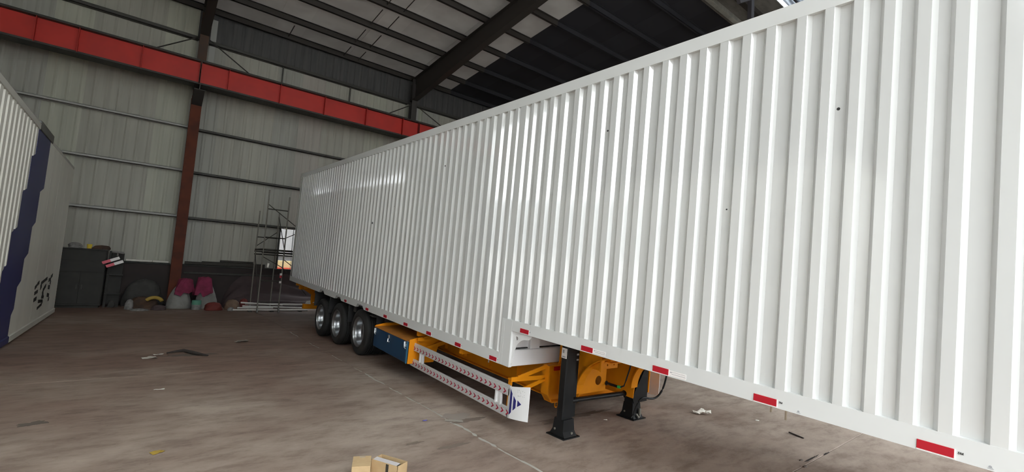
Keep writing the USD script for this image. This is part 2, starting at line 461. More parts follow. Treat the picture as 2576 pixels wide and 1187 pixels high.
obj('added_backing', MB().box(XL, WIN[0] - 0.02, WY + 0.05, WY + 0.09, 0, 11.3).box(WIN[1] + 0.02, XR, WY + 0.05, WY + 0.09, 0, 11.3).box(WIN[0] - 0.02, WIN[1] + 0.02, WY + 0.05, WY + 0.09, WIN[3] + 0.02, 11.3).box(WIN[0] - 0.02, WIN[1] + 0.02, WY + 0.05, WY + 0.09, 0, WIN[2] - 0.03), 'wall_dark_sheet', wall)  # added opaque board, stops sky light leaking through the sheet seams
# dado, with its capping and the dark recess line below the sheets
obj('dado', MB().box(XL, WIN[0], WY - 0.16, WY + 0.14, 0, 1.36).box(WIN[0], XR, WY - 0.16, WY + 0.14, 0, 1.36), 'dado_brown', wall, label='dark brown rendered dado at the foot of the wall')
obj('dado_cap', MB().box(XL, 0.6, WY - 0.20, WY + 0.14, 1.36, 1.42, 0.01).box(0.95, WIN[0], WY - 0.20, WY + 0.14, 1.36, 1.42, 0.01).box(WIN[0], XR, WY - 0.20, WY + 0.14, 1.36, 1.42, 0.01), 'cabinet_dark', wall)

# the wall opening and what stands outside
win = thing('window_1', 'open window in the back wall, bright yard outside', None, kind='structure')
obj('window_frame', MB().box(WIN[0] - 0.05, WIN[0], WY - 0.06, WY + 0.10, WIN[2], WIN[3] + 0.05).box(WIN[1], WIN[1] + 0.05, WY - 0.06, WY + 0.10, WIN[2], WIN[3] + 0.05)
    .box(WIN[0] - 0.05, WIN[1] + 0.05, WY - 0.06, WY + 0.10, WIN[3], WIN[3] + 0.05).box(WIN[0] - 0.05, WIN[1] + 0.05, WY - 0.06, WY + 0.10, WIN[2] - 0.03, WIN[2]), 'girt_dark', win)
for xx in (4.42, 4.95, 5.55):
    obj('window_bar', MB().box(xx, xx + 0.012, WY + 0.0, WY + 0.012, WIN[2], 1.9), 'girt_dark', win)
ob = thing('outbuilding', 'pale clad building seen outside through the wall window', 'building', (9, 26.5, 0))
for i in range(14):
    xx = -7 + i * 1.0
    obj('clad_panel', MB().box(xx, xx + 0.96, 0, 0.1, 2.05, 9.0, 0.01), 'outside_clad', ob)
obj('wall_core', MB().box(-7.2, 7.2, 0.1, 5.0, 0, 9.0), 'outside_clad_dark', ob)
obj('plinth', MB().box(-7.2, 7.2, -0.05, 0.1, 0, 1.3), 'outside_clad', ob)
obj('glare_board', MB().box(1.5, 12, 23.07, 23.10, 1.43, 1.75, 0.01).box(3.0, 3.1, 23.07, 23.12, 0, 1.43).box(9.0, 9.1, 23.07, 23.12, 0, 1.43), 'outside_glare', None, 'cream yellow board standing in for the overexposed strip above the red barrier beyond the wall window', 'board')  # added board; its cream colour stands in for an overexposed bright strip
tag = obj('red_barrier', MB().box(1.5, 12, 23.0, 23.06, 0.95, 1.42, 0.01).box(2.0, 2.1, 22.95, 23.11, 0, 1.42).box(7.0, 7.1, 22.95, 23.11, 0, 1.42).box(11.5, 11.6, 22.95, 23.11, 0, 1.42), 'outside_red', None,
          'orange red barrier board in the yard beyond the wall window', 'barrier')
obj('yard_ground', MB().box(-70, 80, YB, 90, -0.3, -0.02).box(-70, 80, -90, -3.4, -0.3, -0.02), 'outside_ground', None, 'pale yard ground outside the shed', None, kind='structure')

# side walls and what the shed faces
for nm, xx in (('wall_left', XL), ('wall_right', XR)):
    w = thing(nm, 'corrugated metal side wall of the shed', None, kind='structure')
    if nm == 'wall_right':
        obj('wall_sheet', MB().box(xx - 0.05, xx + 0.05, ROOF_FRONT_Y, YB, 0, 11.3), 'wall_sheet_0', w)
        continue
    for y0, y1, z0, z1 in ((ROOF_FRONT_Y, YB, 0, 4.1), (ROOF_FRONT_Y, YB, 5.5, 12.2), (0.2, YB, 4.1, 5.5)):
        obj('wall_sheet', MB().box(xx - 0.05, xx + 0.05, y0, y1, z0, z1), 'wall_sheet_0', w)
    hw = thing('window_2', 'high window band in the left side wall', None, kind='structure')
    for yy in (-3.38, -1.6, 0.15):
        obj('window_bar', MB().box(xx - 0.04, xx + 0.04, yy, yy + 0.05, 4.1, 5.5), 'girt_dark', hw)

wf = thing('wall_front', 'front wall of the shed with its wide open doorway behind the camera', None, kind='structure')
DOOR = (-3.2, 13.0, 6.0)
for x0, x1, z0, z1 in ((XL, DOOR[0], 0, 4.1), (XL, DOOR[0], 5.5, 12.2), (-9.0, DOOR[0], 4.1, 5.5)):
    obj('wall_sheet', MB().box(x0, x1, ROOF_FRONT_Y - 0.1, ROOF_FRONT_Y, z0, z1), 'wall_sheet_0', wf)
wn = thing('window_3', 'high window band in the front wall left of the doorway', None, kind='structure')
for xx in (-17.95, -15.0, -12.0, -9.05):
    obj('window_bar', MB().box(xx, xx + 0.05, ROOF_FRONT_Y - 0.08, ROOF_FRONT_Y - 0.02, 4.1, 5.5), 'girt_dark', wn)
obj('wall_sheet', MB().box(DOOR[1], XR, ROOF_FRONT_Y - 0.1, ROOF_FRONT_Y, 0, 12.2), 'wall_sheet_0', wf)
obj('lintel', MB().box(DOOR[0], DOOR[1], ROOF_FRONT_Y - 0.1, ROOF_FRONT_Y, DOOR[2], DOOR[2] + 0.4), 'wall_sheet_0', wf)
obj('added_glazed_band', MB().box(DOOR[0], DOOR[1], ROOF_FRONT_Y - 0.05, ROOF_FRONT_Y - 0.046, DOOR[2] + 0.4, 12.0), 'rooflight_clear', wf)  # added unseen translucent band, lets sky light brighten the back wall
obj('facing_building', MB().box(-60, 80, -68, -58, -0.02, 9.5), 'outside_clad', None, 'long grey building across the yard facing the shed door', 'building')

# ------------------------------------------------------------------ the setting: roof
roof = thing('ceiling', 'pitched sheet metal roof underside on dark purlins', None, kind='structure')


def roof_slab(x0, x1, y0, y1, t=0.04, dz=0.0):
    v = []
    for xx in (x0, x1):
        for yy in (y0, y1):
            z = roof_z(yy) + dz
            v += [(xx, yy, z), (xx, yy, z + t)]
    return MB().add(v, [(0, 1, 3, 2), (4, 6, 7, 5), (0, 4, 5, 1), (2, 3, 7, 6), (0, 2, 6, 4), (1, 5, 7, 3)])


RL_Y = 1.0
x = -0.02
k = 0
while x < 10.85:
    w = min(0.975, 10.9 - x)
    obj('roof_sheet', roof_slab(x, x + w + 0.012, RL_Y, YB, dz=0.003 * (k % 3)), 'roof_sheet' if k % 3 else 'roof_sheet_b', roof)
    x += 0.975
    k += 1
obj('roof_sheet', roof_slab(XL, -0.02, RL_Y, YB), 'roof_sheet', roof)
x = XL
while x < 10.8:
    w = min(1.98, 10.9 - x)
    obj('rooflight', roof_slab(x, x + w, ROOF_FRONT_Y, RL_Y, t=0.004), 'rooflight_clear', roof, label='translucent rooflight sheet')
    x += 2.0
x = 10.9
k = 0
while x < 18.0:
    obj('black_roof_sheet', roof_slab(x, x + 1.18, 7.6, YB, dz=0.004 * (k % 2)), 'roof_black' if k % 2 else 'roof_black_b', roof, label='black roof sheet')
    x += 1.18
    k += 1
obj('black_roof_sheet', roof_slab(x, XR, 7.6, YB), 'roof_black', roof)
# purlins
py = 19.42
k = 0
while py > ROOF_FRONT_Y:
    for a, b in ((XL, 0.66), (0.66, 10.9), (10.9, 18.0)):
        if b > 11 and py < 8.3:
            continue
        zt = roof_z(py) - 0.005
        mb = MB()
        mb.box(a, b, py - 0.05, py - 0.04, zt - 0.20, zt)
        mb.box(a, b, py - 0.05, py + 0.03, zt - 0.20, zt - 0.188)
        mb.box(a, b, py - 0.12, py - 0.04, zt - 0.012, zt)
        obj('purlin', mb, 'roof_black_b' if a > 8 else 'purlin_dark', roof)
    py -= 1.55 if k else 1.35
    k += 1
for xx, cuts in ((3.46, [(18.45, 19.45)]), (5.63, [(18.5, 19.4), (16.9, 18.0), (15.3, 16.4), (13.8, 14.9)]), (6.25, [(18.5, 19.4), (16.9, 18.0), (15.3, 16.4), (13.8, 14.9)])):
    for y0, y1 in cuts:
        obj('roof_rod', MB().tube([(xx, y0, roof_z(y0) - 0.10), (xx, y1, roof_z(y1) - 0.10)], 0.018, 6), 'purlin_dark', roof)
# valley fascia at the end of the black roof: pale flashing, grey boards, brace post, rooflight beyond
zf = 11.35
obj('flashing', MB().box(10.9, XR, 7.46, 7.62, zf - 0.14, zf + 0.05, 0.01), 'gutter_pale', roof, label='pale flashing at the edge of the black roof')
obj('flashing', MB().box(10.9, XR, 7.62, 7.80, zf - 0.02, zf + 0.06, 0.01), 'gutter_grey', roof)
obj('fascia_board', MB().box(10.9, XR, 6.92, 7.46, zf + 0.02, zf + 0.06), 'gutter_grey', roof)
obj('fascia_board', MB().box(10.9, XR, 6.14, 6.80, zf + 0.02, zf + 0.06), 'gutter_grey', roof)
obj('valley_purlin', MB().box(10.9, XR, 6.76, 6.94, zf - 0.16, zf + 0.06), 'purlin_dark', roof)
obj('brace_post', MB().box(13.46, 13.64, 6.03, 6.15, 9.3, zf + 0.3), 'brace_dark', roof, label='dark steel post hanging at the rooflight')
obj('brace', MB().bar((12.75, 6.09, 10.12), (15.2, 6.09, zf + 0.2), 0.10, 0.16), 'brace_dark', roof)
obj('bright_patch_pane', MB().prism([(12.70, 10.28), (13.46, 10.62), (13.46, 11.3), (12.35, 11.3), (12.45, 10.6)], 6.20, 6.215, 'y'), 'rooflight_clear', roof, label='pale pane added for the bright patch beside the post')  # added hanging pane, stands in for a bright patch of light
obj('rooflight', MB().box(10.9, XR, 2.2, 6.12, zf + 0.22, zf + 0.235), 'skylight', roof, label='translucent ribbed rooflight')
for i in range(9):
    yy = 5.8 - i * 0.42
    obj('rooflight_rib', MB().box(10.9, XR, yy, yy + 0.05, zf + 0.16, zf + 0.22), 'brace_dark', roof)
obj('roof_sheet', MB().box(10.9, XR, ROOF_FRONT_Y, 2.2, zf + 0.2, zf + 0.24), 'roof_sheet', roof)

# ------------------------------------------------------------------ steel frame: columns, rafters, crane beam
COLS = [0.775, 8.87]
CLAB = ['brown rusty steel column, left of the white trailer, red crane beam across it', 'dark steel column at the far end of the crane beam, just above the trailer top']
for cx, lab in zip(COLS, CLAB):
    c = thing('steel_column', lab, 'column', (cx, 19.1, 0))
    mat = 'column_rust' if cx < 2 else 'column_dark'
    low = MB().box(-0.15, 0.15, -0.20, -0.184, 0, 7.2).box(-0.15, 0.15, 0.184, 0.20, 0, 7.2).box(-0.008, 0.008, -0.184, 0.184, 0, 7.2)
    obj('lower_shaft', low, mat, c)
    up = MB().box(-0.13, 0.13, -0.08, -0.064, 7.2, 10.25).box(-0.13, 0.13, 0.184, 0.20, 7.2, 10.25).box(-0.008, 0.008, -0.064, 0.184, 7.2, 10.25)
    obj('upper_shaft', up, 'column_upper' if cx < 2 else mat, c)
    br = MB().prism([(-0.18, 7.42), (-0.95, 7.42), (-0.95, 7.24), (-0.18, 6.90)], -0.012, 0.012, 'x').box(-0.16, 0.16, -0.98, -0.18, 7.40, 7.425).hull([(-0.15, -0.22, 6.88), (0.15, -0.22, 6.88), (-0.15, -0.96, 7.22), (0.15, -0.96, 7.22), (-0.15, -0.96, 7.24), (0.15, -0.96, 7.24), (-0.15, -0.20, 6.92), (0.15, -0.20, 6.92)])
    obj('corbel', br, 'column_dark', c)
    obj('base_plate', MB().box(-0.24, 0.24, -0.32, 0.32, 0, 0.03), 'column_dark', c)

for cx, lab in zip(COLS, ['dark roof rafter rising from the brown column at top left', 'dark roof rafter rising above the far column beside the black roof']):
    g = thing('roof_rafter', lab, 'rafter', (cx, 19.2, 10.2))
    # web tapers from a haunch at the column to a slimmer beam
    yq = [0.1, -2.2, -6.0, -10.0, -20.0, -26.2]
    dep = [1.05, 0.92, 0.72, 0.60, 0.60, 0.60]
    top = [roof_z(19.2 + a) - 10.2 - 0.215 for a in yq]
    web = Polygon([(a, t) for a, t in zip(yq, top)] + [(a, t - d) for a, t, d in zip(yq[::-1], top[::-1], dep[::-1])])
    obj('web', MB().prism(web, -0.006, 0.006, 'x'), 'purlin_dark', g)
    fb, ft = MB(), MB()
    for i in range(len(yq) - 1):
        fb.bar((0, yq[i], top[i] - dep[i]), (0, yq[i + 1], top[i + 1] - dep[i + 1]), 0.26, 0.016)
        ft.bar((0, yq[i], top[i]), (0, yq[i + 1], top[i + 1]), 0.26, 0.016)
    obj('bottom_flange', fb, 'purlin_dark', g)
    obj('top_flange', ft, 'purlin_dark', g)
    obj('end_plate', MB().box(-0.14, 0.14, -0.11, -0.09, top[0] - 1.05, top[0]), 'purlin_dark', g)

BEAMS = [(-7.45, 0.735, 'red crane beam over the left bay, ending at the brown column', [-6.6, -5.5, -4.4, -3.15, -2.25, -0.78]),
         (0.765, 8.85, 'red crane beam running from the brown column behind the trailer top', [1.57, 3.21, 4.80, 6.45, 8.08]),
         (8.88, 16.9, 'red crane beam hidden behind the trailer body', [10.2, 11.8, 13.4, 15.0])]
for x0, x1, lab, st in BEAMS:
    g = thing('crane_beam', lab, 'beam', (x0, 18.45, 7.43))
    L = x1 - x0
    obj('web', MB().box(0, L, -0.01, 0.01, 0.03, 0.80), 'red_beam', g)
    obj('bottom_flange', MB().box(0, L, -0.24, 0.24, 0, 0.03).box(0, L, -0.03, 0.03, 0.03, 0.12), 'beam_steel', g)
    obj('top_flange', MB().box(0, L, -0.17, 0.17, 0.80, 0.825), 'beam_steel', g)
    for s in st:
        obj('stiffener', MB().box(s - x0 - 0.006, s - x0 + 0.006, -0.16, -0.01, 0.03, 0.80), 'red_beam', g)
    obj('end_stiffener', MB().box(0.0, 0.012, -0.12, 0.12, 0.03, 0.80).box(L - 0.012, L, -0.12, 0.12, 0.03, 0.80), 'red_beam_dark', g)
    obj('crane_rail', MB().box(0, L, -0.035, 0.035, 0.825, 0.91), 'beam_steel', g)
for (a, b, lab) in [((0.62, 19.0, 9.32), (-0.45, 18.5, 8.36), 'thin tie rod sloping down left from the brown column to the crane beam'), ((0.93, 19.0, 9.32), (2.15, 18.5, 8.36), 'thin tie rod sloping down right from the brown column to the crane beam'),
                    ((8.72, 19.0, 9.2), (7.5, 18.5, 8.36), 'thin tie rod sloping down left from the far dark column'), ((9.02, 19.0, 9.2), (10.2, 18.5, 8.36), 'thin tie rod sloping down right from the far dark column')]:
    p, qv = np.array(a), np.array(b)
    obj('tie_rod', MB().tube([p, qv], 0.022, 6), 'beam_steel', None, lab, 'rod')

# ------------------------------------------------------------------ the white semi-trailer
# Built in its own frame: x across, y along to the rear, z up from the camera height; it stands nose down by TAU.
BASE = np.array([4.575, 8.0, -2.05])
ct, st_ = math.cos(TAU), math.sin(TAU)
ROT = np.array([[1, 0, 0], [0, ct, -st_], [0, st_, ct]])
org = ROT @ BASE + np.array([0, 0, CAM_H])
TR = thing('semi_trailer', 'long white corrugated box semi-trailer on an orange chassis with black landing legs', 'trailer',
           matrix=Gf.Matrix4d(*ROT.T[0], 0, *ROT.T[1], 0, *ROT.T[2], 0, *org, 1))


def floor_z(y):
    """The trailer-frame height of the floor below y (x does not matter)."""
    return (-CAM_H - st_ * y) / ct


def part(name, mb, mat, parent=TR, label=None, smooth=False, kind=None):
    return obj(name, mb, mat, parent, label=label, smooth=smooth, kind=kind, off=BASE)


X0, X1 = 3.30, 5.85
FRONT, REAR, STEP = -3.05, 14.50, 4.035
ZT, ZTG = 1.920, 1.808          # top, top of the grooves
ZU, ZUG = -0.820, -0.700        # upper deck: lower edge, groove ends
ZL, ZLG = -1.235, -1.100        # lower deck
E_, SL = 0.032, 0.024           # groove depth and the run of its sloping sides

adj = lambda v: v * 1.0033 + 0.019
grooves = []                     # (larger y, width, joint?)
for L, w in [(4.247, 0.045), (4.098, 0.095), (3.96, 0.107), (3.793, 0.107), (3.626, 0.107), (3.451, 0.137), (3.248, 0.107), (3.082, 0.107), (2.916, 0.107), (2.741, 0.107), (2.578, 0.107), (2.414, 0.134),
             (2.221, 0.107), (2.05, 0.110), (1.88, 0.107), (1.708, 0.107), (1.54, 0.107), (1.37, 0.134), (1.178, 0.107), (1.02, 0.105), (0.865, 0.104), (0.709, 0.104), (0.547, 0.100), (0.392, 0.134), (0.197, 0.107)]:
    grooves.append((adj(L), w, w > 0.13))
y = adj(0.197) - 0.166
n = 1
while y > FRONT + 0.2:
    j = n % 6 == 5
    grooves.append((y, 0.134 if j else 0.107, j))
    y -= 0.195 if j else 0.167
    n += 1
rear = []
for kk in range(0, 10):
    J = adj(5.267 + 1.031 * kk)
    rear.append((J, 0.137, True))
    for q in range(5):
        rear.append((J - 0.197 - 0.1668 * q, 0.107, False))
for L, w in [(4.408, 0.10), (4.564, 0.105), (4.739, 0.107), (4.907, 0.107), (5.067, 0.107)]:
    rear.append((adj(L), w, False))
rear = [g for g in rear if adj(4.33) < g[0] < REAR - 0.10]
seen = []
for g in sorted(rear):
    if not seen or g[0] - seen[-1][0] > 0.12:
        seen.append(g)
grooves = sorted(grooves + seen)


def panel(x, gs, ya, yb, z0, z1, sgn=1):
    """Corrugated sheet from ya to yb with the grooves gs, outer face at x, grooves going in by sgn * E_."""
    pts = [(x, ya)]
    for L, w, j in gs:
        for yy, d in ((L - w, 0), (L - w + SL, E_), (L - SL, E_), (L, 0)):
            if ya < yy < yb:
                pts.append((x + sgn * d, yy))
    inner = lambda q: any(L - w + SL <= q <= L - SL for L, w, j in gs)
    pts[0] = (x + (sgn * E_ if inner(ya) else 0), ya)
    pts.append((x + (sgn * E_ if inner(yb) else 0), yb))
    pts = np.array(pts)
    n = len(pts)
    v = np.vstack([np.column_stack([pts, np.full(n, z0)]), np.column_stack([pts, np.full(n, z1)])])
    f = [(i, i + n, i + n + 1, i + 1) for i in range(n - 1)] if sgn > 0 else [(i, i + 1, i + n + 1, i + n) for i in range(n - 1)]
    t = v.copy(); t[:, 0] += sgn * 0.004
    return MB().add(v, f).add(t, [q[::-1] for q in f])


# the sheets, each a part, meeting inside the wide grooves
cuts = [L - 0.5 * w for L, w, j in grooves if j]
SPLIT = adj(4.19)
cuts = sorted([FRONT + 0.09] + [c for c in cuts if FRONT + 0.3 < c < REAR - 0.3] + [SPLIT, REAR - 0.06])
for i, (a, b) in enumerate(zip(cuts[:-1], cuts[1:])):
    z0 = ZUG if b <= SPLIT + 1e-6 else ZLG
    part('side_sheet', panel(X0 + (0.0016 if i % 2 else 0.0006), grooves, a, b + (0.012 if i % 2 else 0.0), z0 - 0.01, ZTG + 0.01), 'white_paint')
part('far_side_sheet', panel(X1, [], FRONT + 0.05, REAR, ZUG, ZTG, -1).add(*panel(X1, [], STEP, REAR, ZLG, ZUG, -1).mesh()), 'white_paint')
T_ = 0.055
part('top_rail', MB().box(X0, X0 + T_, FRONT, REAR, ZTG, ZT), 'white_rail')
part('top_rail', MB().box(X1 - T_, X1, FRONT, REAR, ZTG, ZT, 0.004), 'white_rail')
part('roof_panel', MB().box(X0 + T_, X1 - T_, FRONT, REAR, ZT - 0.04, ZT - 0.01), 'white_rail')
part('upper_rail', MB().box(X0, X0 + T_, FRONT, STEP - 0.001, ZU, ZUG), 'white_rail')
part('upper_rail', MB().box(X1 - T_, X1, FRONT, SPLIT, ZU, ZUG, 0.004), 'white_rail')
# the lower rail is notched above each wheel
WH = [(8.78, -1.700), (10.10, -1.756), (11.30, -1.812)]
rail = sbox(SPLIT + 0.005, ZL, REAR, ZLG)
for wy, _ in WH:
    c = wy + 0.03
    rail = rail.difference(Polygon([(c - 0.30, ZL - 0.01), (c - 0.20, ZL + 0.058), (c + 0.08, ZL + 0.058), (c + 0.16, ZL - 0.01)]))
part('lower_rail', MB().prism(rail, X0, X0 + T_, 'x'), 'white_rail')
part('lower_rail', MB().box(X1 - T_, X1, SPLIT, REAR, ZL, ZLG, 0.004), 'white_rail')
for wy, _ in WH:
    c = wy + 0.0
    part('wheel_arch_lip', MB().tube([(X0 + 0.004, c - 0.19, ZL + 0.064), (X0 - 0.004, c - 0.12, ZL + 0.078), (X0 - 0.004, c + 0.03, ZL + 0.078), (X0 + 0.004, c + 0.11, ZL + 0.064)], 0.008, 6), 'mark_grey')
part('corner_post', MB().box(X0, X0 + 0.045, STEP, adj(4.14), ZL, ZUG, 0.004).box(X0 + 0.001, X0 + 0.05, adj(4.14) + 0.002, SPLIT + 0.004, ZL, ZUG, 0.003), 'white_rail', label='white corner post at the step of the deck')
part('rear_post', MB().box(X0 + 0.002, X0 + 0.09, REAR - 0.075, REAR, ZL, ZT, 0.004), 'white_rail')
part('front_post', MB().box(X0 + 0.002, X0 + 0.09, FRONT, FRONT + 0.095, ZU, ZT, 0.004), 'white_rail')
part('front_wall', MB().box(X0 + 0.05, X1 - 0.05, FRONT, FRONT + 0.05, ZU, ZT - 0.02), 'white_paint')
for a, b in ((X0 + 0.09, 4.57), (4.58, X1 - 0.09)):
    part('rear_door', MB().box(a, b, REAR - 0.05, REAR, ZL + 0.12, ZT - 0.1, 0.008), 'white_paint')
part('upper_floor', MB().box(X0 + T_, X1 - T_, FRONT + 0.02, STEP + 0.05, ZU + 0.02, ZU + 0.06), 'white_plain')
part('lower_floor', MB().box(X0 + T_, X1 - T_, STEP + 0.11, REAR - 0.02, ZL + 0.005, ZL + 0.05), 'undercarriage_black')
# the wall of the step, its sill, studs, slots and curved gusset
YS = STEP + 0.03
part('step_wall', MB().box(X0 + 0.045, X1 - 0.045, YS + 0.06, YS + 0.07, ZL + 0.16, ZU + 0.03), 'white_plain')
part('step_sill', MB().box(X0 + 0.045, X1 - 0.045, YS - 0.01, YS + 0.07, ZL, ZL + 0.185, 0.006), 'white_plain')
for xa in (3.64, 4.20, 4.75, 5.3):
    part('step_stud', MB().box(xa, xa + 0.15, YS + 0.01, YS + 0.07, ZL + 0.18, ZU + 0.02, 0.004), 'white_plain')
for xa in (3.36, 3.80):
    part('slot', MB().box(xa, xa + 0.27 if xa < 3.6 else xa + 0.39, YS + 0.045, YS + 0.062, ZL + 0.185, ZL + 0.197), 'mark_black')
gp = [(STEP + 0.02, ZU), (3.735, ZU), (3.725, ZU - 0.03), (3.76, ZU - 0.055)]
for a in np.linspace(0, 1, 12):
    gp.append((3.80 + 0.205 * math.sin(a * math.pi / 2), ZU - 0.065 - 0.24 * (1 - math.cos(a * math.pi / 2))))
gp += [(4.015, ZU - 0.36), (STEP + 0.02, ZU - 0.40)]
gus = Polygon(gp).buffer(0).difference(Point(3.965, ZU - 0.075).buffer(0.022))
part('gusset', MB().prism(gus, X0 + 0.028, X0 + 0.036, 'x'), 'white_plain')

# red reflectors, white borders, small print
RU = [-2.55, -1.62, -0.42, 0.475, 1.315, 2.109, 2.898, 3.812]
RLo = [4.336, 5.124, 5.930, 6.702, 7.508, 8.356, 9.572]


def text_on_side(txt, h, yc, z, x=X0 - 0.0012, bold=False):
    m = meshkit.text_mesh(txt, h, 0.0008, bold)
    a = m.vertices
    return MB().add(np.stack([x - a[:, 2], yc - a[:, 0], z + a[:, 1]], 1), m.faces)


for i, (yc, up) in enumerate([(v, 1) for v in RU] + [(v, 0) for v in RLo]):
    zc = (ZU + 0.032) if up else (ZL + 0.035)
    big = up and yc < 3.5
    rb = part('reflector', MB().box(X0 - 0.0045, X0, yc - 0.0725, yc + 0.0725, zc - 0.023, zc + 0.023, 0.001), 'reflector_red', label='red rectangular side reflector')
    part('border', MB().box(X0 - 0.003, X0, yc - 0.0727, yc + 0.0725, zc - 0.0285, zc - 0.0232).box(X0 - 0.003, X0, yc - 0.077, yc - 0.0727, zc - 0.0285, zc + 0.024), 'reflector_white', rb)
    if yc < 2.0 and up:
        part('brand_print', text_on_side('3M', 0.011, yc - 0.084, zc + 0.004, bold=True), 'mark_black', rb)
        part('small_print', MB().box(X0 - 0.001, X0, yc - 0.213, yc - 0.190, zc - 0.0245, zc - 0.0225).prism(Point(yc - 0.201, zc - 0.014).buffer(0.006).union(sbox(yc - 0.21, zc - 0.019, yc - 0.193, zc - 0.017)), X0 - 0.001, X0, 'x'), 'mark_grey', rb)
    elif big:
        part('white_strip', MB().box(X0 - 0.0015, X0, yc - 0.222, yc - 0.078, zc - 0.022, zc + 0.018), 'reflector_white', rb)
        part('strip_print', MB().box(X0 - 0.0022, X0, yc - 0.220, yc - 0.10, zc - 0.008, zc - 0.005).box(X0 - 0.0022, X0, yc - 0.220, yc - 0.10, zc + 0.007, zc + 0.009).box(X0 - 0.0022, X0, yc - 0.10, yc - 0.086, zc + 0.001, zc + 0.009), 'mark_grey', rb)
    else:
        part('bolt_mark', MB().lathe([(0, -0.002), (0.0075, -0.002), (0.0075, 0)], (X0, yc - 0.092, zc + 0.005), 'x', 10), 'mark_grey', rb)
for yy, zz, ss in [(0.99, 1.12, 0.010), (2.86, 1.29, 0.010), (1.66, 0.50, 0.006), (5.93, 1.27, 0.012), (8.55, 0.43, 0.022), (7.6, 0.72, 0.007)]:
    part('rivet_hole', MB().lathe([(0, -0.0015), (ss, -0.0015), (ss, 0.0005)], (X0 - 0.0005, yy, zz), 'x', 8), 'mark_black')

# ------------------------------------------------------------------ chassis
for xw in (4.05, 5.03):
    web = Polygon([(STEP + 0.0, ZL), (13.9, ZL), (14.25, ZL - 0.15), (14.25, ZL - 0.30), (13.2, ZL - 0.42), (8.2, ZL - 0.42), (7.6, -1.64), (STEP, -1.64)])
    mb = MB().prism(web, xw, xw + 0.012, 'x').box(xw - 0.06, xw + 0.075, STEP, 7.6, -1.652, -1.64).box(xw - 0.06, xw + 0.075, STEP, 14.0, ZL - 0.012, ZL)
    mb.hull([(xw - 0.06, 7.6, -1.652), (xw + 0.075, 7.6, -1.652), (xw - 0.06, 8.2, ZL - 0.432), (xw + 0.075, 8.2, ZL - 0.432), (xw - 0.06, 8.2, ZL - 0.42), (xw + 0.075, 8.2, ZL - 0.42), (xw - 0.06, 7.6, -1.64), (xw + 0.075, 7.6, -1.64)])
    b = part('main_beam', mb, 'orange_paint')
    for yy in (4.7, 5.35, 6.0, 6.6, 7.25, 12.6, 13.4):
        part('web_stiffener', MB().hull([(xw, yy, ZL - 0.01), (xw, yy + 0.01, ZL - 0.01), (xw - 0.06, yy, ZL - 0.012), (xw - 0.06, yy + 0.01, ZL - 0.012), (xw, yy, ZL - 0.36), (xw, yy + 0.01, ZL - 0.36), (xw - 0.05, yy, ZL - 0.36), (xw - 0.05, yy + 0.01, ZL - 0.36)]), 'orange_paint', b)
for yy in (5.1, 6.35, 7.6, 8.2, 9.4, 10.7, 12.0, 13.0, 13.9):
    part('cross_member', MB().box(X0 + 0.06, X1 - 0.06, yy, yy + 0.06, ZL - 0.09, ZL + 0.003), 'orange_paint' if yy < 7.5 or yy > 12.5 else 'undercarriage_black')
# bulkhead behind the landing legs with its flanged end, hook and red plate
BY = 3.98
bk = part('bulkhead', MB().prism([(3.85, ZL), (5.25, ZL), (5.25, -1.71), (3.92, -1.66), (3.85, -1.57)], BY, BY + 0.012, 'y').box(3.835, 3.852, BY - 0.055, BY + 0.06, -1.57, ZL).hull([(3.852, BY - 0.055, -1.57), (3.835, BY - 0.055, -1.57), (3.835, BY + 0.06, -1.57), (3.852, BY + 0.06, -1.57), (3.92, BY - 0.055, -1.655), (3.92, BY + 0.06, -1.655), (3.90, BY - 0.055, -1.66), (3.90, BY + 0.06, -1.66)])
          .hull([(3.90, BY - 0.08, -1.655), (3.90, BY + 0.06, -1.655), (5.25, BY - 0.08, -1.70), (5.25, BY + 0.06, -1.70), (3.90, BY - 0.08, -1.667), (3.90, BY + 0.06, -1.667), (5.25, BY - 0.08, -1.715), (5.25, BY + 0.06, -1.715)])
          .box(3.85, 5.25, BY - 0.05, BY + 0.05, ZL - 0.012, ZL), 'orange_paint', label='orange bulkhead plate behind the near leg')
part('red_plate', MB().box(3.965, 4.12, BY - 0.014, BY - 0.002, ZL - 0.075, ZL - 0.018), 'reflector_red', bk)
a = np.linspace(0, np.pi, 9)
part('corner_gusset', MB().prism([(4.03, ZL), (4.20, ZU - 0.02), (4.42, ZU - 0.02), (4.42, ZL)], BY - 0.012, BY, 'y'), 'orange_paint', bk)
part('hook', MB().tube([(4.00, BY - 0.03, -1.655)] + [(4.022 - 0.022 * math.cos(t), BY - 0.03, -1.715 - 0.03 * math.sin(t)) for t in a] + [(4.044, BY - 0.03, -1.655)], 0.008, 8), 'orange_paint', bk)
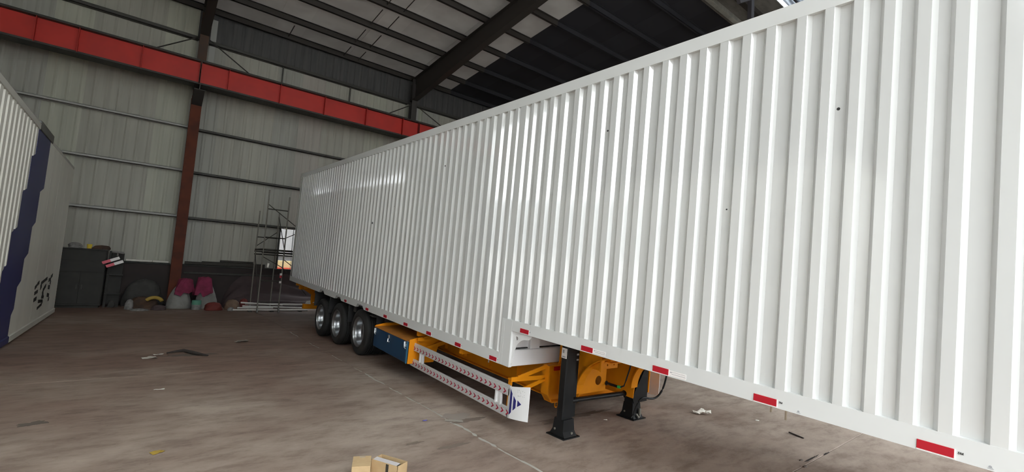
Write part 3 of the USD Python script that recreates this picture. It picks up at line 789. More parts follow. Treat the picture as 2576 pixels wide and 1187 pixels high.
# gooseneck: two webs whose lower flange sweeps down in an arc, and the plate between them
arc = [(1.2, -0.93), (2.6, -0.94), (2.95, -0.955)] + [(2.95 + 0.68 * math.sin(t), -0.955 - 0.535 * (1 - math.cos(t))) for t in np.linspace(0.12, math.pi / 2, 16)]
for xa, xb, dz, dy in ((3.985, 4.10, 0.0, 0.0), (4.79, 4.915, 0.03, -0.17)):
    xm = 0.5 * (xa + xb)
    up = [(STEP - 0.04, ZU - 0.01), (1.2, ZU - 0.01)]
    web = Polygon([(p[0] + dy, p[1] + dz) for p in arc] + [(3.64 + dy, -1.60), (STEP - 0.04, -1.60)] + up)
    nb = part('gooseneck_beam', MB().prism(web.buffer(0), xm + 0.015, xm + 0.027, 'x'), 'orange_paint')
    fl_ = MB()
    P2 = [(p[0] + dy, p[1] + dz) for p in arc]
    for p, qv in zip(P2[:-1], P2[1:]):
        d = np.array(qv) - p; nn = np.array([-d[1], d[0]]) / np.linalg.norm(d) * 0.012
        fl_.hull([(xx, yy, zz) for xx in (xa, xb) for yy, zz in (p, qv, (p[0] - nn[0], p[1] - nn[1]), (qv[0] - nn[0], qv[1] - nn[1]))])
    part('curved_flange', fl_, 'orange_paint', nb)
tp = sbox(4.07, -1.52, 4.56, ZU - 0.02).difference(Point(4.42, -1.385).buffer(0.055))
bp = part('neck_plate', MB().prism(tp, 3.66, 3.672, 'y'), 'orange_paint', label='orange plate with a round hole between the gooseneck beams')
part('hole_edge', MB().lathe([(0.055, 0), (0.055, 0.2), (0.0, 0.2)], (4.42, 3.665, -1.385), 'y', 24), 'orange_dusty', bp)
part('stub_pipe', MB().tube([(4.57, 3.66, -1.43), (4.592, 3.50, -1.435)], 0.015, 10).tube([(4.565, 3.66, -1.43), (4.57, 3.645, -1.43)], 0.027, 12), 'black_paint', bp)
part('hose_cap', MB().tube([(4.592, 3.50, -1.435), (4.598, 3.465, -1.432)], 0.018, 10), 'green_plastic', bp, label='green hose connector')
hz = [(4.598, 3.465, -1.432), (4.62, 3.43, -1.41), (4.64, 3.42, -1.34), (4.67, 3.40, -1.20), (4.69, 3.39, -1.08), (4.70, 3.38, -0.88)]
part('hose', MB().tube(hz, 0.009, 8), 'black_paint', bp)
part('angle_bracket', MB().prism(unary_union([sbox(4.075, -1.135, 4.30, -1.055)]).difference(Point(4.12, -1.092).buffer(0.014)).difference(Point(4.235, -1.092).buffer(0.012)), 3.30, 3.312, 'y')
     .hull([(4.075, 3.30, -1.135), (4.075, 3.312, -1.135), (4.075, 3.30, -1.06), (4.0, 3.312, -1.12), (4.0, 3.30, -1.12), (4.075, 3.312, -1.06)]).box(4.075, 4.30, 3.20, 3.312, -1.055, -1.045).box(4.09, 4.29, 3.24, 3.30, -1.05, ZU + 0.01), 'orange_paint', label='orange angle bracket with two bolt holes')
part('neck_cheek', MB().box(4.03, 4.04, 3.28, 3.66, -1.16, ZU - 0.01).box(3.99, 4.03, 3.28, 3.30, -1.16, ZU - 0.01), 'orange_paint')
for xx, yy, zz in ((4.50, 1.735, -1.169), (4.50, 1.612, -1.198)):
    part('hanging_strap', MB().box(xx, xx + 0.02, yy, yy + 0.012, zz, ZU + 0.03), 'wood_pale', label='pale strap hanging below the upper deck')

# support arms of the side guards (orange), outwards from the main beams
for ya in (3.99, 6.28):
    mb = MB()
    mb.bar((4.05, ya, -1.385), (3.32, ya, -1.36), 0.012, 0.05, up=(0, 0, 1)).bar((4.05, ya + 0.03, -1.385), (3.32, ya + 0.03, -1.36), 0.06, 0.008)
    mb.bar((3.86, ya, -1.25), (3.42, ya, -1.35), 0.012, 0.045).bar((3.86, ya + 0.02, -1.255), (3.42, ya + 0.02, -1.355), 0.05, 0.008)
    mb.bar((3.84, ya, -1.40), (3.40, ya, -1.52), 0.012, 0.045).bar((3.84, ya + 0.02, -1.40), (3.40, ya + 0.02, -1.52), 0.05, 0.008)
    mb.bar((3.36, ya + 0.06, -1.36), (3.36, ya + 0.06, -1.76), 0.035, 0.03, up=(0, 1, 0))
    mb.bar((3.36, ya + 0.06, -1.70), (3.62, ya + 0.06, -1.56), 0.02, 0.05, up=(0, 1, 0))
    part('guard_arm', mb, 'orange_paint')


def side_guard(x, sgn, detail):
    """White lattice guard with chevron tape; sgn -1 faces the camera side."""
    o = sgn * 0.03
    mb = MB()
    for z0, z1 in ((-1.540, -1.425), (-1.775, -1.665)):
        lo, hi = min(x, x - o), max(x, x - o)
        mb.box(lo, hi, 3.98, 6.52, z0, z1 - 0.030, 0.003)
        mb.box(min(x - sgn * 0.006, x - o), max(x - sgn * 0.006, x - o), 3.98, 6.52, z1 - 0.030, z1, 0.003)
    g = part('side_guard', mb, 'aluminium', label='white side guard rail with rows of red chevrons' if detail else None)
    pm = MB()
    part('guard_post', MB().box(min(x, x - o), max(x, x - o), 6.42, 6.53, -1.775, -1.42, 0.003), 'aluminium', g)
    part('guard_post', MB().box(min(x, x - o), max(x, x - o), 3.955, 4.00, -1.775, -1.44, 0.003), 'aluminium', g)
    for ya in (6.04, 4.125):
        part('guard_post', MB().box(min(x - o, x - sgn * 0.012), max(x - o, x - sgn * 0.012), ya, ya + 0.12, -1.68, -1.53).box(min(x - sgn * 0.004, x - o), max(x - sgn * 0.004, x - o), ya, ya + 0.03, -1.68, -1.53)
             .box(min(x - sgn * 0.004, x - o), max(x - sgn * 0.004, x - o), ya + 0.09, ya + 0.12, -1.68, -1.53), 'white_plain', g)
    # end plate, bent slightly inwards towards its tip
    vv = []
    n = 8
    for i in range(n + 1):
        t = i / n
        yy = 3.975 - 0.28 * t
        zt = -1.43 + 0.06 * t; zb = -1.775 + 0.035 * t
        xx = x - sgn * (0.05 * t * t)
        vv += [(xx, yy, zt), (xx, yy, zb), (xx - sgn * 0.006, yy, zt), (xx - sgn * 0.006, yy, zb)]
    ff = []
    for i in range(n):
        a, b = 4 * i, 4 * i + 4
        ff += [(a, a + 1, b + 1, b), (a + 2, b + 2, b + 3, a + 3), (a, b, b + 2, a + 2), (a + 1, a + 3, b + 3, b + 1)]
    ff += [(0, 2, 3, 1), (4 * n, 4 * n + 1, 4 * n + 3, 4 * n + 2)]
    part('end_plate', MB().add(vv, ff), 'white_plain', g, label='plain white end plate of the side guard')
    if not detail:
        return
    xo = x - 0.0015
    for (za, n0, y_hi, y_lo) in ((-1.500, 26, 6.405, 4.06), (-1.722, 27, 6.405, 3.985)):
        for i in range(n0):
            yc = y_hi - (y_hi - y_lo) * i / (n0 - 1)
            w, h = 0.033, 0.026
            ch = Polygon([(yc + w, za + h), (yc + w * 0.35, za + h), (yc - w * 0.75, za), (yc + w * 0.35, za - h), (yc + w, za - h), (yc + w * 0.05, za)])
            part('chevron', MB().prism(ch, xo, x + 0.001, 'x'), 'arrow_red', g)
    xe = lambda yy: x + 0.05 * ((3.975 - yy) / 0.28) ** 2
    for (ya, yb, za, zb, zc, zd) in ((3.955, 3.925, -1.455, -1.495, -1.70, -1.735), (3.90, 3.862, -1.515, -1.555, -1.635, -1.672), (3.838, 3.79, -1.545, -1.575, -1.58, -1.615)):
        p = [(ya, za), (yb, zb), (yb, zc), (ya, zd)]
        v = [(xe(a) - 0.0025, a, b) for a, b in p] + [(xe(a), a, b) for a, b in p]
        part('blue_stripe', MB().hull(v), 'stripe_blue', g)
    r_ = random.Random(5)
    sm = MB()
    for i in range(16):
        yy, zz = 3.80 + r_.uniform(-0.045, 0.05), -1.46 + r_.uniform(-0.05, 0.03)
        sm.hull([(xe(yy) - 0.001, yy + a, zz + b) for a, b in ((-0.008, 0), (0.008, 0.003), (0, 0.006))] + [(xe(yy), yy, zz)])
    part('smudge', sm, 'mark_grey', g)


side_guard(3.30, -1, True)
side_guard(5.83, 1, False)

# blue toolbox between wheels and guard, its open orange cradle above
tb = part('toolbox', MB().box(3.20, 3.66, 6.40, 7.68, -1.735, -1.405, 0.012), 'toolbox_blue', label='dark blue toolbox ahead of the wheels')
part('edge_strip', MB().box(3.197, 3.212, 6.362, 6.402, -1.735, -1.395, 0.003), 'toolbox_teal', tb)
for ya in (7.62, 6.44):
    part('latch', MB().box(3.188, 3.202, ya - 0.025, ya + 0.025, -1.445, -1.41, 0.004).box(3.182, 3.202, ya - 0.04, ya + 0.0, -1.49, -1.445, 0.006).tube([(3.185, ya + 0.01, -1.42), (3.176, ya - 0.02, -1.50), (3.185, ya - 0.045, -1.515)], 0.008, 6), 'chrome', tb)
part('lock', MB().box(3.188, 3.202, 7.02, 7.07, -1.485, -1.43, 0.004).tube([(3.186, 7.05, -1.485), (3.178, 7.04, -1.53), (3.186, 7.07, -1.545)], 0.008, 6).box(3.186, 3.202, 7.02, 7.08, -1.545, -1.525, 0.004), 'chrome', tb)
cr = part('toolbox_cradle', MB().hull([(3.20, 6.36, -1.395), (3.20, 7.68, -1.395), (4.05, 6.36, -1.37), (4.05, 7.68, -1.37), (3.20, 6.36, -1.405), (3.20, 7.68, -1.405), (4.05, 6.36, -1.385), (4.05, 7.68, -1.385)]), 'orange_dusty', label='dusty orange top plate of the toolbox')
part('cradle_gusset', MB().prism([(3.20, -1.395), (4.05, -1.395), (4.05, ZL - 0.01), (3.85, ZL - 0.01), (3.22, -1.375)], 7.67, 7.682, 'y'), 'orange_paint', cr)
part('cradle_gusset', MB().prism([(3.215, -1.735), (3.66, -1.735), (3.72, -1.5), (4.05, -1.42), (4.05, ZL - 0.01), (3.85, ZL - 0.01), (3.22, -1.375)], 6.345, 6.357, 'y'), 'orange_paint', cr)
part('hanger', MB().box(3.62, 3.78, 6.75, 7.12, -1.36, ZL - 0.02, 0.01).hull([(3.55, 7.05, ZL - 0.03), (3.75, 7.05, ZL - 0.03), (3.55, 7.3, ZL - 0.03), (3.75, 7.3, ZL - 0.03), (3.62, 7.05, -1.33), (3.75, 7.12, -1.33), (3.62, 7.12, -1.33), (3.75, 7.05, -1.33)]), 'orange_paint')
part('junction_box', MB().box(3.52, 3.60, 6.42, 6.55, -1.355, -1.265, 0.008), 'reflector_red')
part('pipe_stub', MB().tube([(3.44, 4.68, ZL - 0.01), (3.44, 4.68, ZL - 0.055)], 0.03, 12), 'orange_paint').GetPath()
part('strap_end', MB().box(3.42, 3.432, 4.58, 4.59, ZL - 0.08, ZL + 0.01), 'pipe_pale')

# landing legs, cross shaft, brace and cable
for xa, xb, near in ((3.68, 3.84, True), (4.955, 5.135, False)):
    ya, yb = (3.50, 3.60) if near else (3.52, 3.685)
    lg = part('landing_leg', MB().box(xa, xb, ya, yb, -1.82 if near else -1.66, ZU - 0.02, 0.012).box(xa + 0.012, xb - 0.012, ya + 0.012, yb - 0.012, floor_z(3.6) + 0.02, -1.58, 0.01), 'black_paint', label='black landing leg nearest the camera' if near else 'black landing leg on the far side')
    c = 0.5 * (xa + xb); yc = 0.5 * (ya + yb)
    fz = floor_z
    pl = [(c + a, yc + b, fz(yc + b) + h_) for a in (-0.125, 0.125) for b in (-0.135, 0.135) for h_ in (0.001, 0.013)]
    part('foot_plate', MB().hull(pl), 'black_paint', lg)
    fl2 = [(c + a, yc + b, fz(yc + b) + 0.012) for a in (-0.115, 0.115) for b in (-0.115, 0.115)] + [(c + a, yc + b, fz(yc) + 0.19) for a in (-0.078, 0.078) for b in (-0.07, 0.07)]
    mid = [(c + a, yc + b, fz(yc) + 0.07) for a in (-0.088, 0.088) for b in (-0.08, 0.08)]
    part('foot_flare', MB().hull(mid + fl2[4:]).hull(mid + [(p[0] - (0.02 if p[0] > c else -0.02), p[1], p[2]) for p in fl2[:4]]), 'black_paint', lg)
    part('foot_bolt', MB().lathe([(0, -0.01), (0.014, -0.01), (0.014, 0.0)], (c + 0.03, yc - 0.095, fz(yc) + 0.05), 'y', 10), 'steel_tube', lg)
    part('foot_bolt', MB().lathe([(0, -0.01), (0.012, -0.01), (0.012, 0.0)], (c - 0.098, yc + 0.03, fz(yc) + 0.08), 'x', 10), 'steel_tube', lg)
    if near:
        part('label_plate', MB().box(xa - 0.003, xa, 3.51, 3.59, -1.045, -0.935), 'white_plain', lg, label='white maker plate on the leg')
        part('print', MB().box(xa - 0.004, xa - 0.003, 3.525, 3.575, -1.035, -1.022).box(xa - 0.004, xa - 0.003, 3.55, 3.575, -0.99, -0.955), 'mark_grey', lg)
        part('gear_channel', MB().box(xb + 0.012, xb + 0.145, 3.60, 3.675, -1.74, ZU - 0.02, 0.006), 'black_paint', lg)
        part('bolt_row', MB().box(xb + 0.09, xb + 0.125, 3.592, 3.601, -0.98, -0.96).box(xb + 0.09, xb + 0.125, 3.592, 3.601, -1.04, -1.02).box(xb + 0.09, xb + 0.125, 3.592, 3.601, -1.10, -1.08), 'mark_grey', lg)
    else:
        part('brace_plate', MB().prism([(5.14, -1.26), (5.21, -1.29), (5.22, -1.68), (4.95, -1.68), (4.915, -1.61), (4.965, -1.52)], 3.505, 3.515, 'y'), 'black_paint', lg)
        part('shackle', MB().tube([(c - 0.03, ya - 0.02, -1.82), (c - 0.02, ya - 0.05, -1.86), (c + 0.01, ya - 0.04, -1.84)], 0.012, 6).box(c + 0.02, c + 0.05, ya - 0.03, ya - 0.01, -1.84, -1.76), 'steel_tube', lg)
part('cross_shaft', MB().tube([(3.86, 3.60, -1.545), (4.96, 3.60, -1.575)], 0.027, 12).tube([(3.86, 3.60, -1.545), (3.98, 3.60, -1.55)], 0.036, 12).tube([(4.86, 3.60, -1.573), (4.97, 3.60, -1.576)], 0.036, 12), 'black_paint')
cab = [(5.35, 3.3, -0.95), (5.36, 3.32, -1.2), (5.36, 3.35, -1.42), (5.30, 3.37, -1.56), (5.20, 3.40, -1.62), (5.06, 3.42, -1.60), (4.97, 3.44, -1.63), (4.92, 3.46, -1.75), (4.88, 3.48, -1.84)]
tt = np.linspace(0, len(cab) - 1, 40)
from scipy.interpolate import CubicSpline
cs = CubicSpline(np.arange(len(cab)), np.array(cab))
part('brake_cable', MB().tube(cs(tt), 0.012, 8), 'black_paint')
part('far_bracket', MB().box(5.38, 5.395, 3.60, 3.95, -1.62, -1.28).box(5.38, 5.70, 3.94, 3.95, -1.70, -1.25), 'orange_paint')

# wheels: dual wheels on three axles
for i, (wy, wz) in enumerate(WH):
    R_ = 0.441
    for xo, outer, sgn in ((3.325, True, 1), (3.60, False, 1), (5.825, True, -1), (5.55, False, -1)):
        c = (xo, wy, wz)
        s = sgn
        tyre = [(0.292, 0.030), (0.300, 0.010), (0.335, 0.0), (0.385, 0.004), (0.418, 0.020), (0.434, 0.036), (R_ - 0.001, 0.055)]
        for k_ in range(4):
            x_ = 0.065 + 0.04 * k_
            tyre += [(R_, x_), (R_, x_ + 0.028), (R_ - 0.012, x_ + 0.030), (R_ - 0.012, x_ + 0.038)]
        tyre += [(R_, 0.226), (0.42, 0.25), (0.30, 0.255)]
        w = part('wheel', MB().lathe([(a, s * b) for a, b in tyre], c, 'x', 56), 'black_rubber', smooth=40, label='black tyre, outer wheel of its axle' if outer and sgn > 0 else None)
        if outer:
            rim = [(0.296, 0.008), (0.290, 0.003), (0.280, 0.003), (0.274, 0.012), (0.268, 0.03), (0.255, 0.040), (0.250, 0.055), (0.244, 0.085), (0.238, 0.120), (0.225, 0.150), (0.20, 0.165), (0.16, 0.172), (0.11, 0.172), (0.0, 0.172)]
            part('rim', MB().lathe([(a, s * b) for a, b in rim], c, 'x', 64), 'rim_silver', w, label='bright silver dished rim', smooth=35)
            part('hub', MB().lathe([(a, s * b) for a, b in [(0.0, 0.11), (0.06, 0.11), (0.075, 0.12), (0.085, 0.165), (0.095, 0.172)]], c, 'x', 32), 'undercarriage_black', w)
    part('axle', MB().tube([(3.55, wy, wz), (5.6, wy, wz)], 0.075, 16), 'undercarriage_black')
    for xx in (4.0, 5.0):
        part('spring_pack', MB().box(xx, xx + 0.09, wy - 0.45, wy + 0.45, wz + 0.09, wz + 0.15, 0.01).box(xx - 0.01, xx + 0.10, wy - 0.66, wy - 0.58, wz + 0.02, ZL - 0.38), 'undercarriage_black')
part('air_tank', MB().tube([(4.25, 8.05, -1.62), (4.9, 8.05, -1.62)], 0.13, 18), 'undercarriage_black')
for yy in (7.95, 9.45, 10.72, 11.9):
    part('mud_flap', MB().box(3.34, 3.86, yy, yy + 0.02, -1.62, ZL + 0.003), 'undercarriage_black')
part('bracket_plate', MB().box(3.34, 3.50, 8.10, 8.30, -1.315, -1.295), 'cabinet_grey')
part('bracket_plate', MB().box(3.345, 3.355, 9.05, 9.18, -1.36, ZL + 0.002), 'cabinet_grey')
# tail: orange bumper pieces seen behind the rearmost wheel
part('tail_bracket', MB().box(3.50, 3.76, 14.05, 14.20, -1.45, -1.30, 0.012).hull([(3.55, 14.1, -1.40), (3.80, 14.1, -1.32), (3.80, 14.2, -1.32), (3.55, 14.2, -1.40), (4.06, 14.1, -1.66), (4.06, 14.2, -1.66), (4.0, 14.1, -1.70), (3.70, 14.1, -1.5), (4.06, 14.1, -1.36)]), 'orange_paint', label='orange rear bumper bracket')
part('bumper_upright', MB().box(3.86, 4.05, 14.12, 14.2, -1.92, -1.30, 0.01), 'orange_paint')
bb = part('rear_bumper', MB().box(3.66, 5.5, 14.12, 14.24, -2.02, -1.88, 0.012), 'orange_paint')
part('torn_label', MB().hull([(3.70, 14.115, -1.87), (3.86, 14.115, -1.88), (3.84, 14.115, -1.77), (3.74, 14.115, -1.78), (3.78, 14.11, -1.80)]).hull([(3.90, 14.115, -1.84), (4.05, 14.115, -1.83), (4.05, 14.115, -1.76), (3.98, 14.115, -1.80), (3.95, 14.11, -1.82)]), 'paper_white', bb, label='torn white paper on the rear bumper')

# ------------------------------------------------------------------ the white container body at the left
CX = -1.785
CB = thing('cargo_container', 'white corrugated container body with a slanting dark blue stripe, at the left', 'container', (CX, 16.86, 0), rotz=0.35)
CH = 3.93
CL = 14.6
cg = []
yy = -0.36
while yy > -CL + 0.3:
    cg.append((yy, 0.115))
    yy -= 0.265
cg = cg[::-1]
cp = [(0.0, -CL)]
for L, w in cg:
    cp += [(0.0, L - w), (-0.034, L - w + 0.02), (-0.034, L - 0.02), (0.0, L)]
cp.append((0.0, -0.0))
cp = np.array(cp)


def stepped(steps, top):
    # (height where this run starts, y) from the bottom up; runs are joined by short slanting jogs
    pts = []
    for k_, (z_, y_) in enumerate(steps):
        z2 = steps[k_ + 1][0] if k_ + 1 < len(steps) else top
        pts += [(y_, z_ + (0.10 if k_ else 0.0)), (y_, z2)]
    return pts


ZB, ZC = 0.14, CH - 0.10
right = stepped([(ZB, -5.22), (0.50, -5.06), (0.98, -4.80), (1.48, -4.52), (2.08, -4.26), (2.78, -3.92)], ZC)
left = stepped([(ZB, -6.62), (0.72, -6.38), (1.30, -6.14), (1.92, -5.80), (2.62, -5.46), (3.28, -5.18)], ZC)


def flat(poly, x0, x1):
    return MB().prism(Polygon(poly).buffer(0), x0, x1, 'x')


obj('rear_panel', flat(right + [(-0.01, ZC), (-0.01, ZB)], -0.012, -0.003), 'container_white', CB)
for yy_ in (-1.1, -2.2, -3.3):
    obj('panel_seam', MB().box(-0.004, -0.0022, yy_, yy_ + 0.04, ZB, ZC), 'container_white', CB)
obj('blue_stripe', flat(left + right[::-1], -0.012, -0.002), 'container_blue', CB, label='dark blue slanting stripe with stepped edges')
fp = MB()
LP = Polygon(left + [(-CL, ZC), (-CL, ZB)]).buffer(0)
for (xa, ya), (xb, yb) in zip(cp[:-1], cp[1:]):
    cl = sbox(ya, ZB, yb, ZC).intersection(LP)
    for g in getattr(cl, 'geoms', [cl]):
        if g.is_empty or g.area < 1e-6:
            continue
        tri = trimesh.creation.triangulate_polygon(g, engine='earcut')
        c2 = np.asarray(tri[0]); t = (c2[:, 0] - ya) / (yb - ya)
        v = np.column_stack([xa + (xb - xa) * t, c2])
        fp.add(v, tri[1]); fp.add(v + [-0.004, 0, 0], np.asarray(tri[1])[:, ::-1])
obj('front_panel', fp, 'container_white', CB)
obj('top_rail', MB().box(-0.07, 0.012, -CL, -5.18, CH - 0.11, CH, 0.008).box(-0.07, 0.0, -3.9, 0, CH - 0.105, CH - 0.03, 0.008), 'container_rail', CB)
obj('blue_rail', MB().box(-0.07, 0.015, -5.18, -3.75, CH - 0.10, CH + 0.06, 0.008), 'container_dark', CB, label='dark piece of the top rail above the stripe')
obj('bottom_rail', MB().box(-0.08, 0.02, -5.22, 0, 0.02, 0.15, 0.015), 'container_rail', CB)
obj('bottom_rail', MB().box(-0.08, 0.02, -7.0, -5.22, 0.02, 0.15, 0.015), 'container_blue', CB)
obj('bottom_rail', MB().box(-0.08, 0.02, -CL, -7.0, 0.02, 0.15, 0.015), 'container_rail', CB)
obj('end_wall', MB().box(-2.4, -0.002, -0.03, 0.0, 0.02, CH - 0.03, 0.005).box(-2.4, -0.002, -CL, -CL + 0.03, 0.02, CH - 0.03), 'container_white', CB)
obj('roof_panel', MB().box(-2.4, -0.02, -CL, -0.01, CH - 0.06, CH - 0.03), 'container_white', CB)
obj('far_wall', MB().box(-2.42, -2.4, -CL, 0, 0.02, CH - 0.03), 'container_white', CB)
for ya in (-0.3, -11.7):
    obj('skid', MB().box(-2.3, -0.1, ya, ya + 0.2, 0, 0.02), 'container_dark', CB)
# black stencilled characters, as far as they can be made out
MK = MB()


def stroke(a, b, w=0.055):
    (y0, z0), (y1, z1) = a, b
    d = np.array([y1 - y0, z1 - z0]); n = np.array([-d[1], d[0]]) / np.linalg.norm(d) * w / 2
    q = [(y0 + n[0], z0 + n[1]), (y0 - n[0], z0 - n[1]), (y1 - n[0], z1 - n[1]), (y1 + n[0], z1 + n[1])]
    MK.hull([(x_, p[0], p[1]) for x_ in (0.0, 0.004) for p in q])


yo = lambda v: v - 16.86
for a, b, w in [((13.55, 0.86), (13.75, 0.90), 0.07), ((13.80, 0.92), (14.0, 0.96), 0.07), ((13.6, 0.74), (13.95, 0.77), 0.07), ((13.62, 0.60), (13.92, 0.62), 0.08),
                ((14.25, 0.92), (15.0, 1.00), 0.07), ((14.28, 0.90), (14.32, 0.80), 0.12), ((14.62, 0.74), (14.95, 0.84), 0.08), ((14.62, 0.74), (14.70, 0.60), 0.12), ((14.55, 0.60), (14.85, 0.58), 0.07),
                ((14.20, 0.53), (14.75, 0.50), 0.07), ((14.72, 0.50), (14.76, 0.44), 0.10), ((14.18, 0.38), (14.72, 0.43), 0.06),
                ((15.25, 0.94), (15.55, 0.96), 0.08), ((15.5, 1.00), (15.75, 1.05), 0.08), ((15.5, 0.90), (15.6, 0.86), 0.10), ((15.3, 0.78), (15.55, 0.76), 0.10), ((15.3, 0.60), (15.6, 0.56), 0.09), ((15.55, 0.46), (15.7, 0.48), 0.08)]:
    stroke((yo(a[0]), a[1]), (yo(b[0]), b[1]), w)
obj('stencil', MK, 'mark_black', CB, label='black stencilled characters low on the end panel')

# ------------------------------------------------------------------ scaffold tower behind the trailer's rear corner
SC = thing('scaffold_tower', 'narrow steel scaffold tower on castors beside the rear of the white trailer', 'scaffold', (3.2, 17.0, 0))
sx0, sx1, sy0, sy1 = -0.27, 0.36, -0.20, 1.15
for (a, b, top) in ((sx0, sy0, 4.05), (sx1, sy0, 3.90), (sx0, sy1, 3.45), (sx1, sy1, 3.45)):
    obj('upright', MB().tube([(a, b, 0.16), (a, b, top)], 0.021, 8), 'steel_tube', SC)
    ca = obj('castor', MB().tube([(a, b, 0.10), (a, b, 0.17)], 0.028, 8).box(a - 0.022, a + 0.022, b - 0.05, b + 0.02, 0.075, 0.105), 'steel_tube', SC)
    obj('castor_wheel', MB().lathe([(0.0, -0.018), (0.07, -0.018), (0.075, -0.012), (0.075, 0.012), (0.07, 0.018), (0.0, 0.018)], (a, b - 0.03, 0.076), 'x', 20), 'pale_plastic', ca)
for z in (1.92, 2.02):
    obj('transom', MB().tube([(sx0 - 0.04, sy0, z + 0.05), (1.2, sy0, z + 0.05)], 0.020, 8), 'tube_dark', SC)
    obj('transom', MB().tube([(sx0 - 0.04, sy1, z), (1.2, sy1, z)], 0.020, 8), 'tube_dark', SC)
obj('platform', MB().box(sx0 - 0.04, 1.2, sy0 + 0.02, sy1 - 0.02, 2.06, 2.10, 0.005), 'plank_dark', SC)
for z in (0.35, 1.05, 2.48, 3.42):
    obj('rung', MB().tube([(sx0, sy0, z), (sx1, sy0, z)], 0.018, 8), 'tube_dark', SC)
obj('rung', MB().tube([(sx0, sy0 + 1.3, 2.52), (sx1, sy0 + 1.3, 2.52)], 0.018, 8), 'tube_dark', SC)
for (a, b) in (((sx0, sy0, 3.58), (0.85, sy0, 2.78)), ((sx1, sy0, 2.50), (0.85, sy0, 2.78)), ((sx0 - 0.01, sy0, 1.84), (sx1 + 0.0, sy0, 1.50)), ((sx1, sy0, 1.78), (0.85, sy0, 1.42)), ((sx1, sy0, 1.5), (1.2, sy0, 0.6)),
               ((sx0, sy1, 2.2), (sx1, sy1, 2.75)), ((sx0, sy0, 0.4), (sx0, sy1, 1.9)), ((sx1, sy0, 2.1), (sx1, sy1, 3.3))):
    obj('brace', MB().tube([a, b], 0.013, 6), 'tube_dark', SC)
for z, c in ((1.28, 'reflector_white'), (1.20, 'reflector_red'), (1.02, 'reflector_white')):
    obj('marker_band', MB().tube([(sx1 - 0.03, sy0 - 0.01, z - 0.035), (sx1 - 0.03, sy0 - 0.01, z + 0.035)], 0.035, 10), c, SC)
obj('clamp', MB().box(sx1 - 0.09, sx1 + 0.02, sy0 - 0.04, sy0 + 0.03, 2.80, 2.83, 0.004), 'paper_white', SC)
obj('glove', MB().hull([(sx0 + 0.16, sy0 - 0.02, 1.62), (sx0 + 0.22, sy0 - 0.02, 1.62), (sx0 + 0.15, sy0 - 0.02, 1.50), (sx0 + 0.20, sy0 - 0.02, 1.48), (sx0 + 0.18, sy0 + 0.02, 1.55)]), 'paper_white', SC)


# ------------------------------------------------------------------ heaps and things along the wall
def lump(cx, cy, rx, ry, h, seed, rough=0.25, power=2.6, n=(36, 18), fold=0.0, lean=0.0):
    """A soft sack-like body resting on z = 0: superellipsoid with a flat foot, wrinkles and folds."""
    u = np.linspace(0, 2 * np.pi, n[0], endpoint=False); w = np.linspace(0.0, 1.0, n[1])
    U, W = np.meshgrid(u, w)
    prof = (1 - W ** power) ** (1 / power)
    prof[0] = 0.94
    d = np.stack([np.cos(U) * 1.5, np.sin(U) * 1.5, W * 2.2], -1)
    k_ = 1 + rough * 2 * (meshkit.fbm(d + seed * 7.3, 4, seed) - 0.5) + fold * np.sin(U * 9 + 5 * meshkit.noise(d * 1.3, seed))
    x = cx + rx * prof * k_ * np.cos(U) + lean * W
    y = cy + ry * prof * k_ * np.sin(U)
    z = h * W * (1 + 0.5 * rough * (meshkit.noise(d * 1.7, seed + 3) - 0.5) * (W > 0))
    v = np.stack([x, y, z], -1).reshape(-1, 3)
    f = []
    for i in range(n[1] - 1):
        for j in range(n[0]):
            k2 = (j + 1) % n[0]
            f.append((i * n[0] + j, i * n[0] + k2, (i + 1) * n[0] + k2, (i + 1) * n[0] + j))
    m = MB().add(v, f)
    c = len(v)
    m.add(np.vstack([v[:n[0]], [[cx, cy, 0]]]), [(n[0], (j + 1) % n[0], j) for j in range(n[0])])
    return m


def lumpthing(name, label, cat, x, y, *a, mat='sack_grey', group=None, **kw):
    return obj(name, lump(x, y, *a, **kw), mat, None, label, cat, group, smooth=60)


def drape(cx, cy, z0, rx, ry, h, seed, mat, label, name='cloth', cat='cloth', over=0.3):
    """A cloth hanging over something: a wavy sheet with thickness."""
    n = 26
    g = np.linspace(-1, 1, n)
    A, B = np.meshgrid(g, g)
    rr = np.maximum(np.abs(A), np.abs(B))
    d = np.stack([A * 2.2, B * 2.2, A * 0 + seed], -1)
    z = z0 + h * (1 - rr ** 2.2) - over * np.clip(rr - 0.6, 0, 1) * 2.5 * (0.5 + meshkit.noise(d * 1.2, seed)) + 0.10 * (meshkit.fbm(d * 1.5, 4, seed) - 0.5)
    x = cx + rx * A * (1 - 0.15 * np.clip(rr - 0.6, 0, 1)) + 0.03 * np.sin(B * 9)
    y = cy + ry * B
    v = np.stack([x, y, z], -1).reshape(-1, 3)
    f = [(i * n + j, i * n + j + 1, (i + 1) * n + j + 1, (i + 1) * n + j) for i in range(n - 1) for j in range(n - 1)]
    m = MB().add(v, f).add(v - [0, 0, 0.012], [q[::-1] for q in f])
    return obj(name, m, mat, None, label, cat, smooth=60)


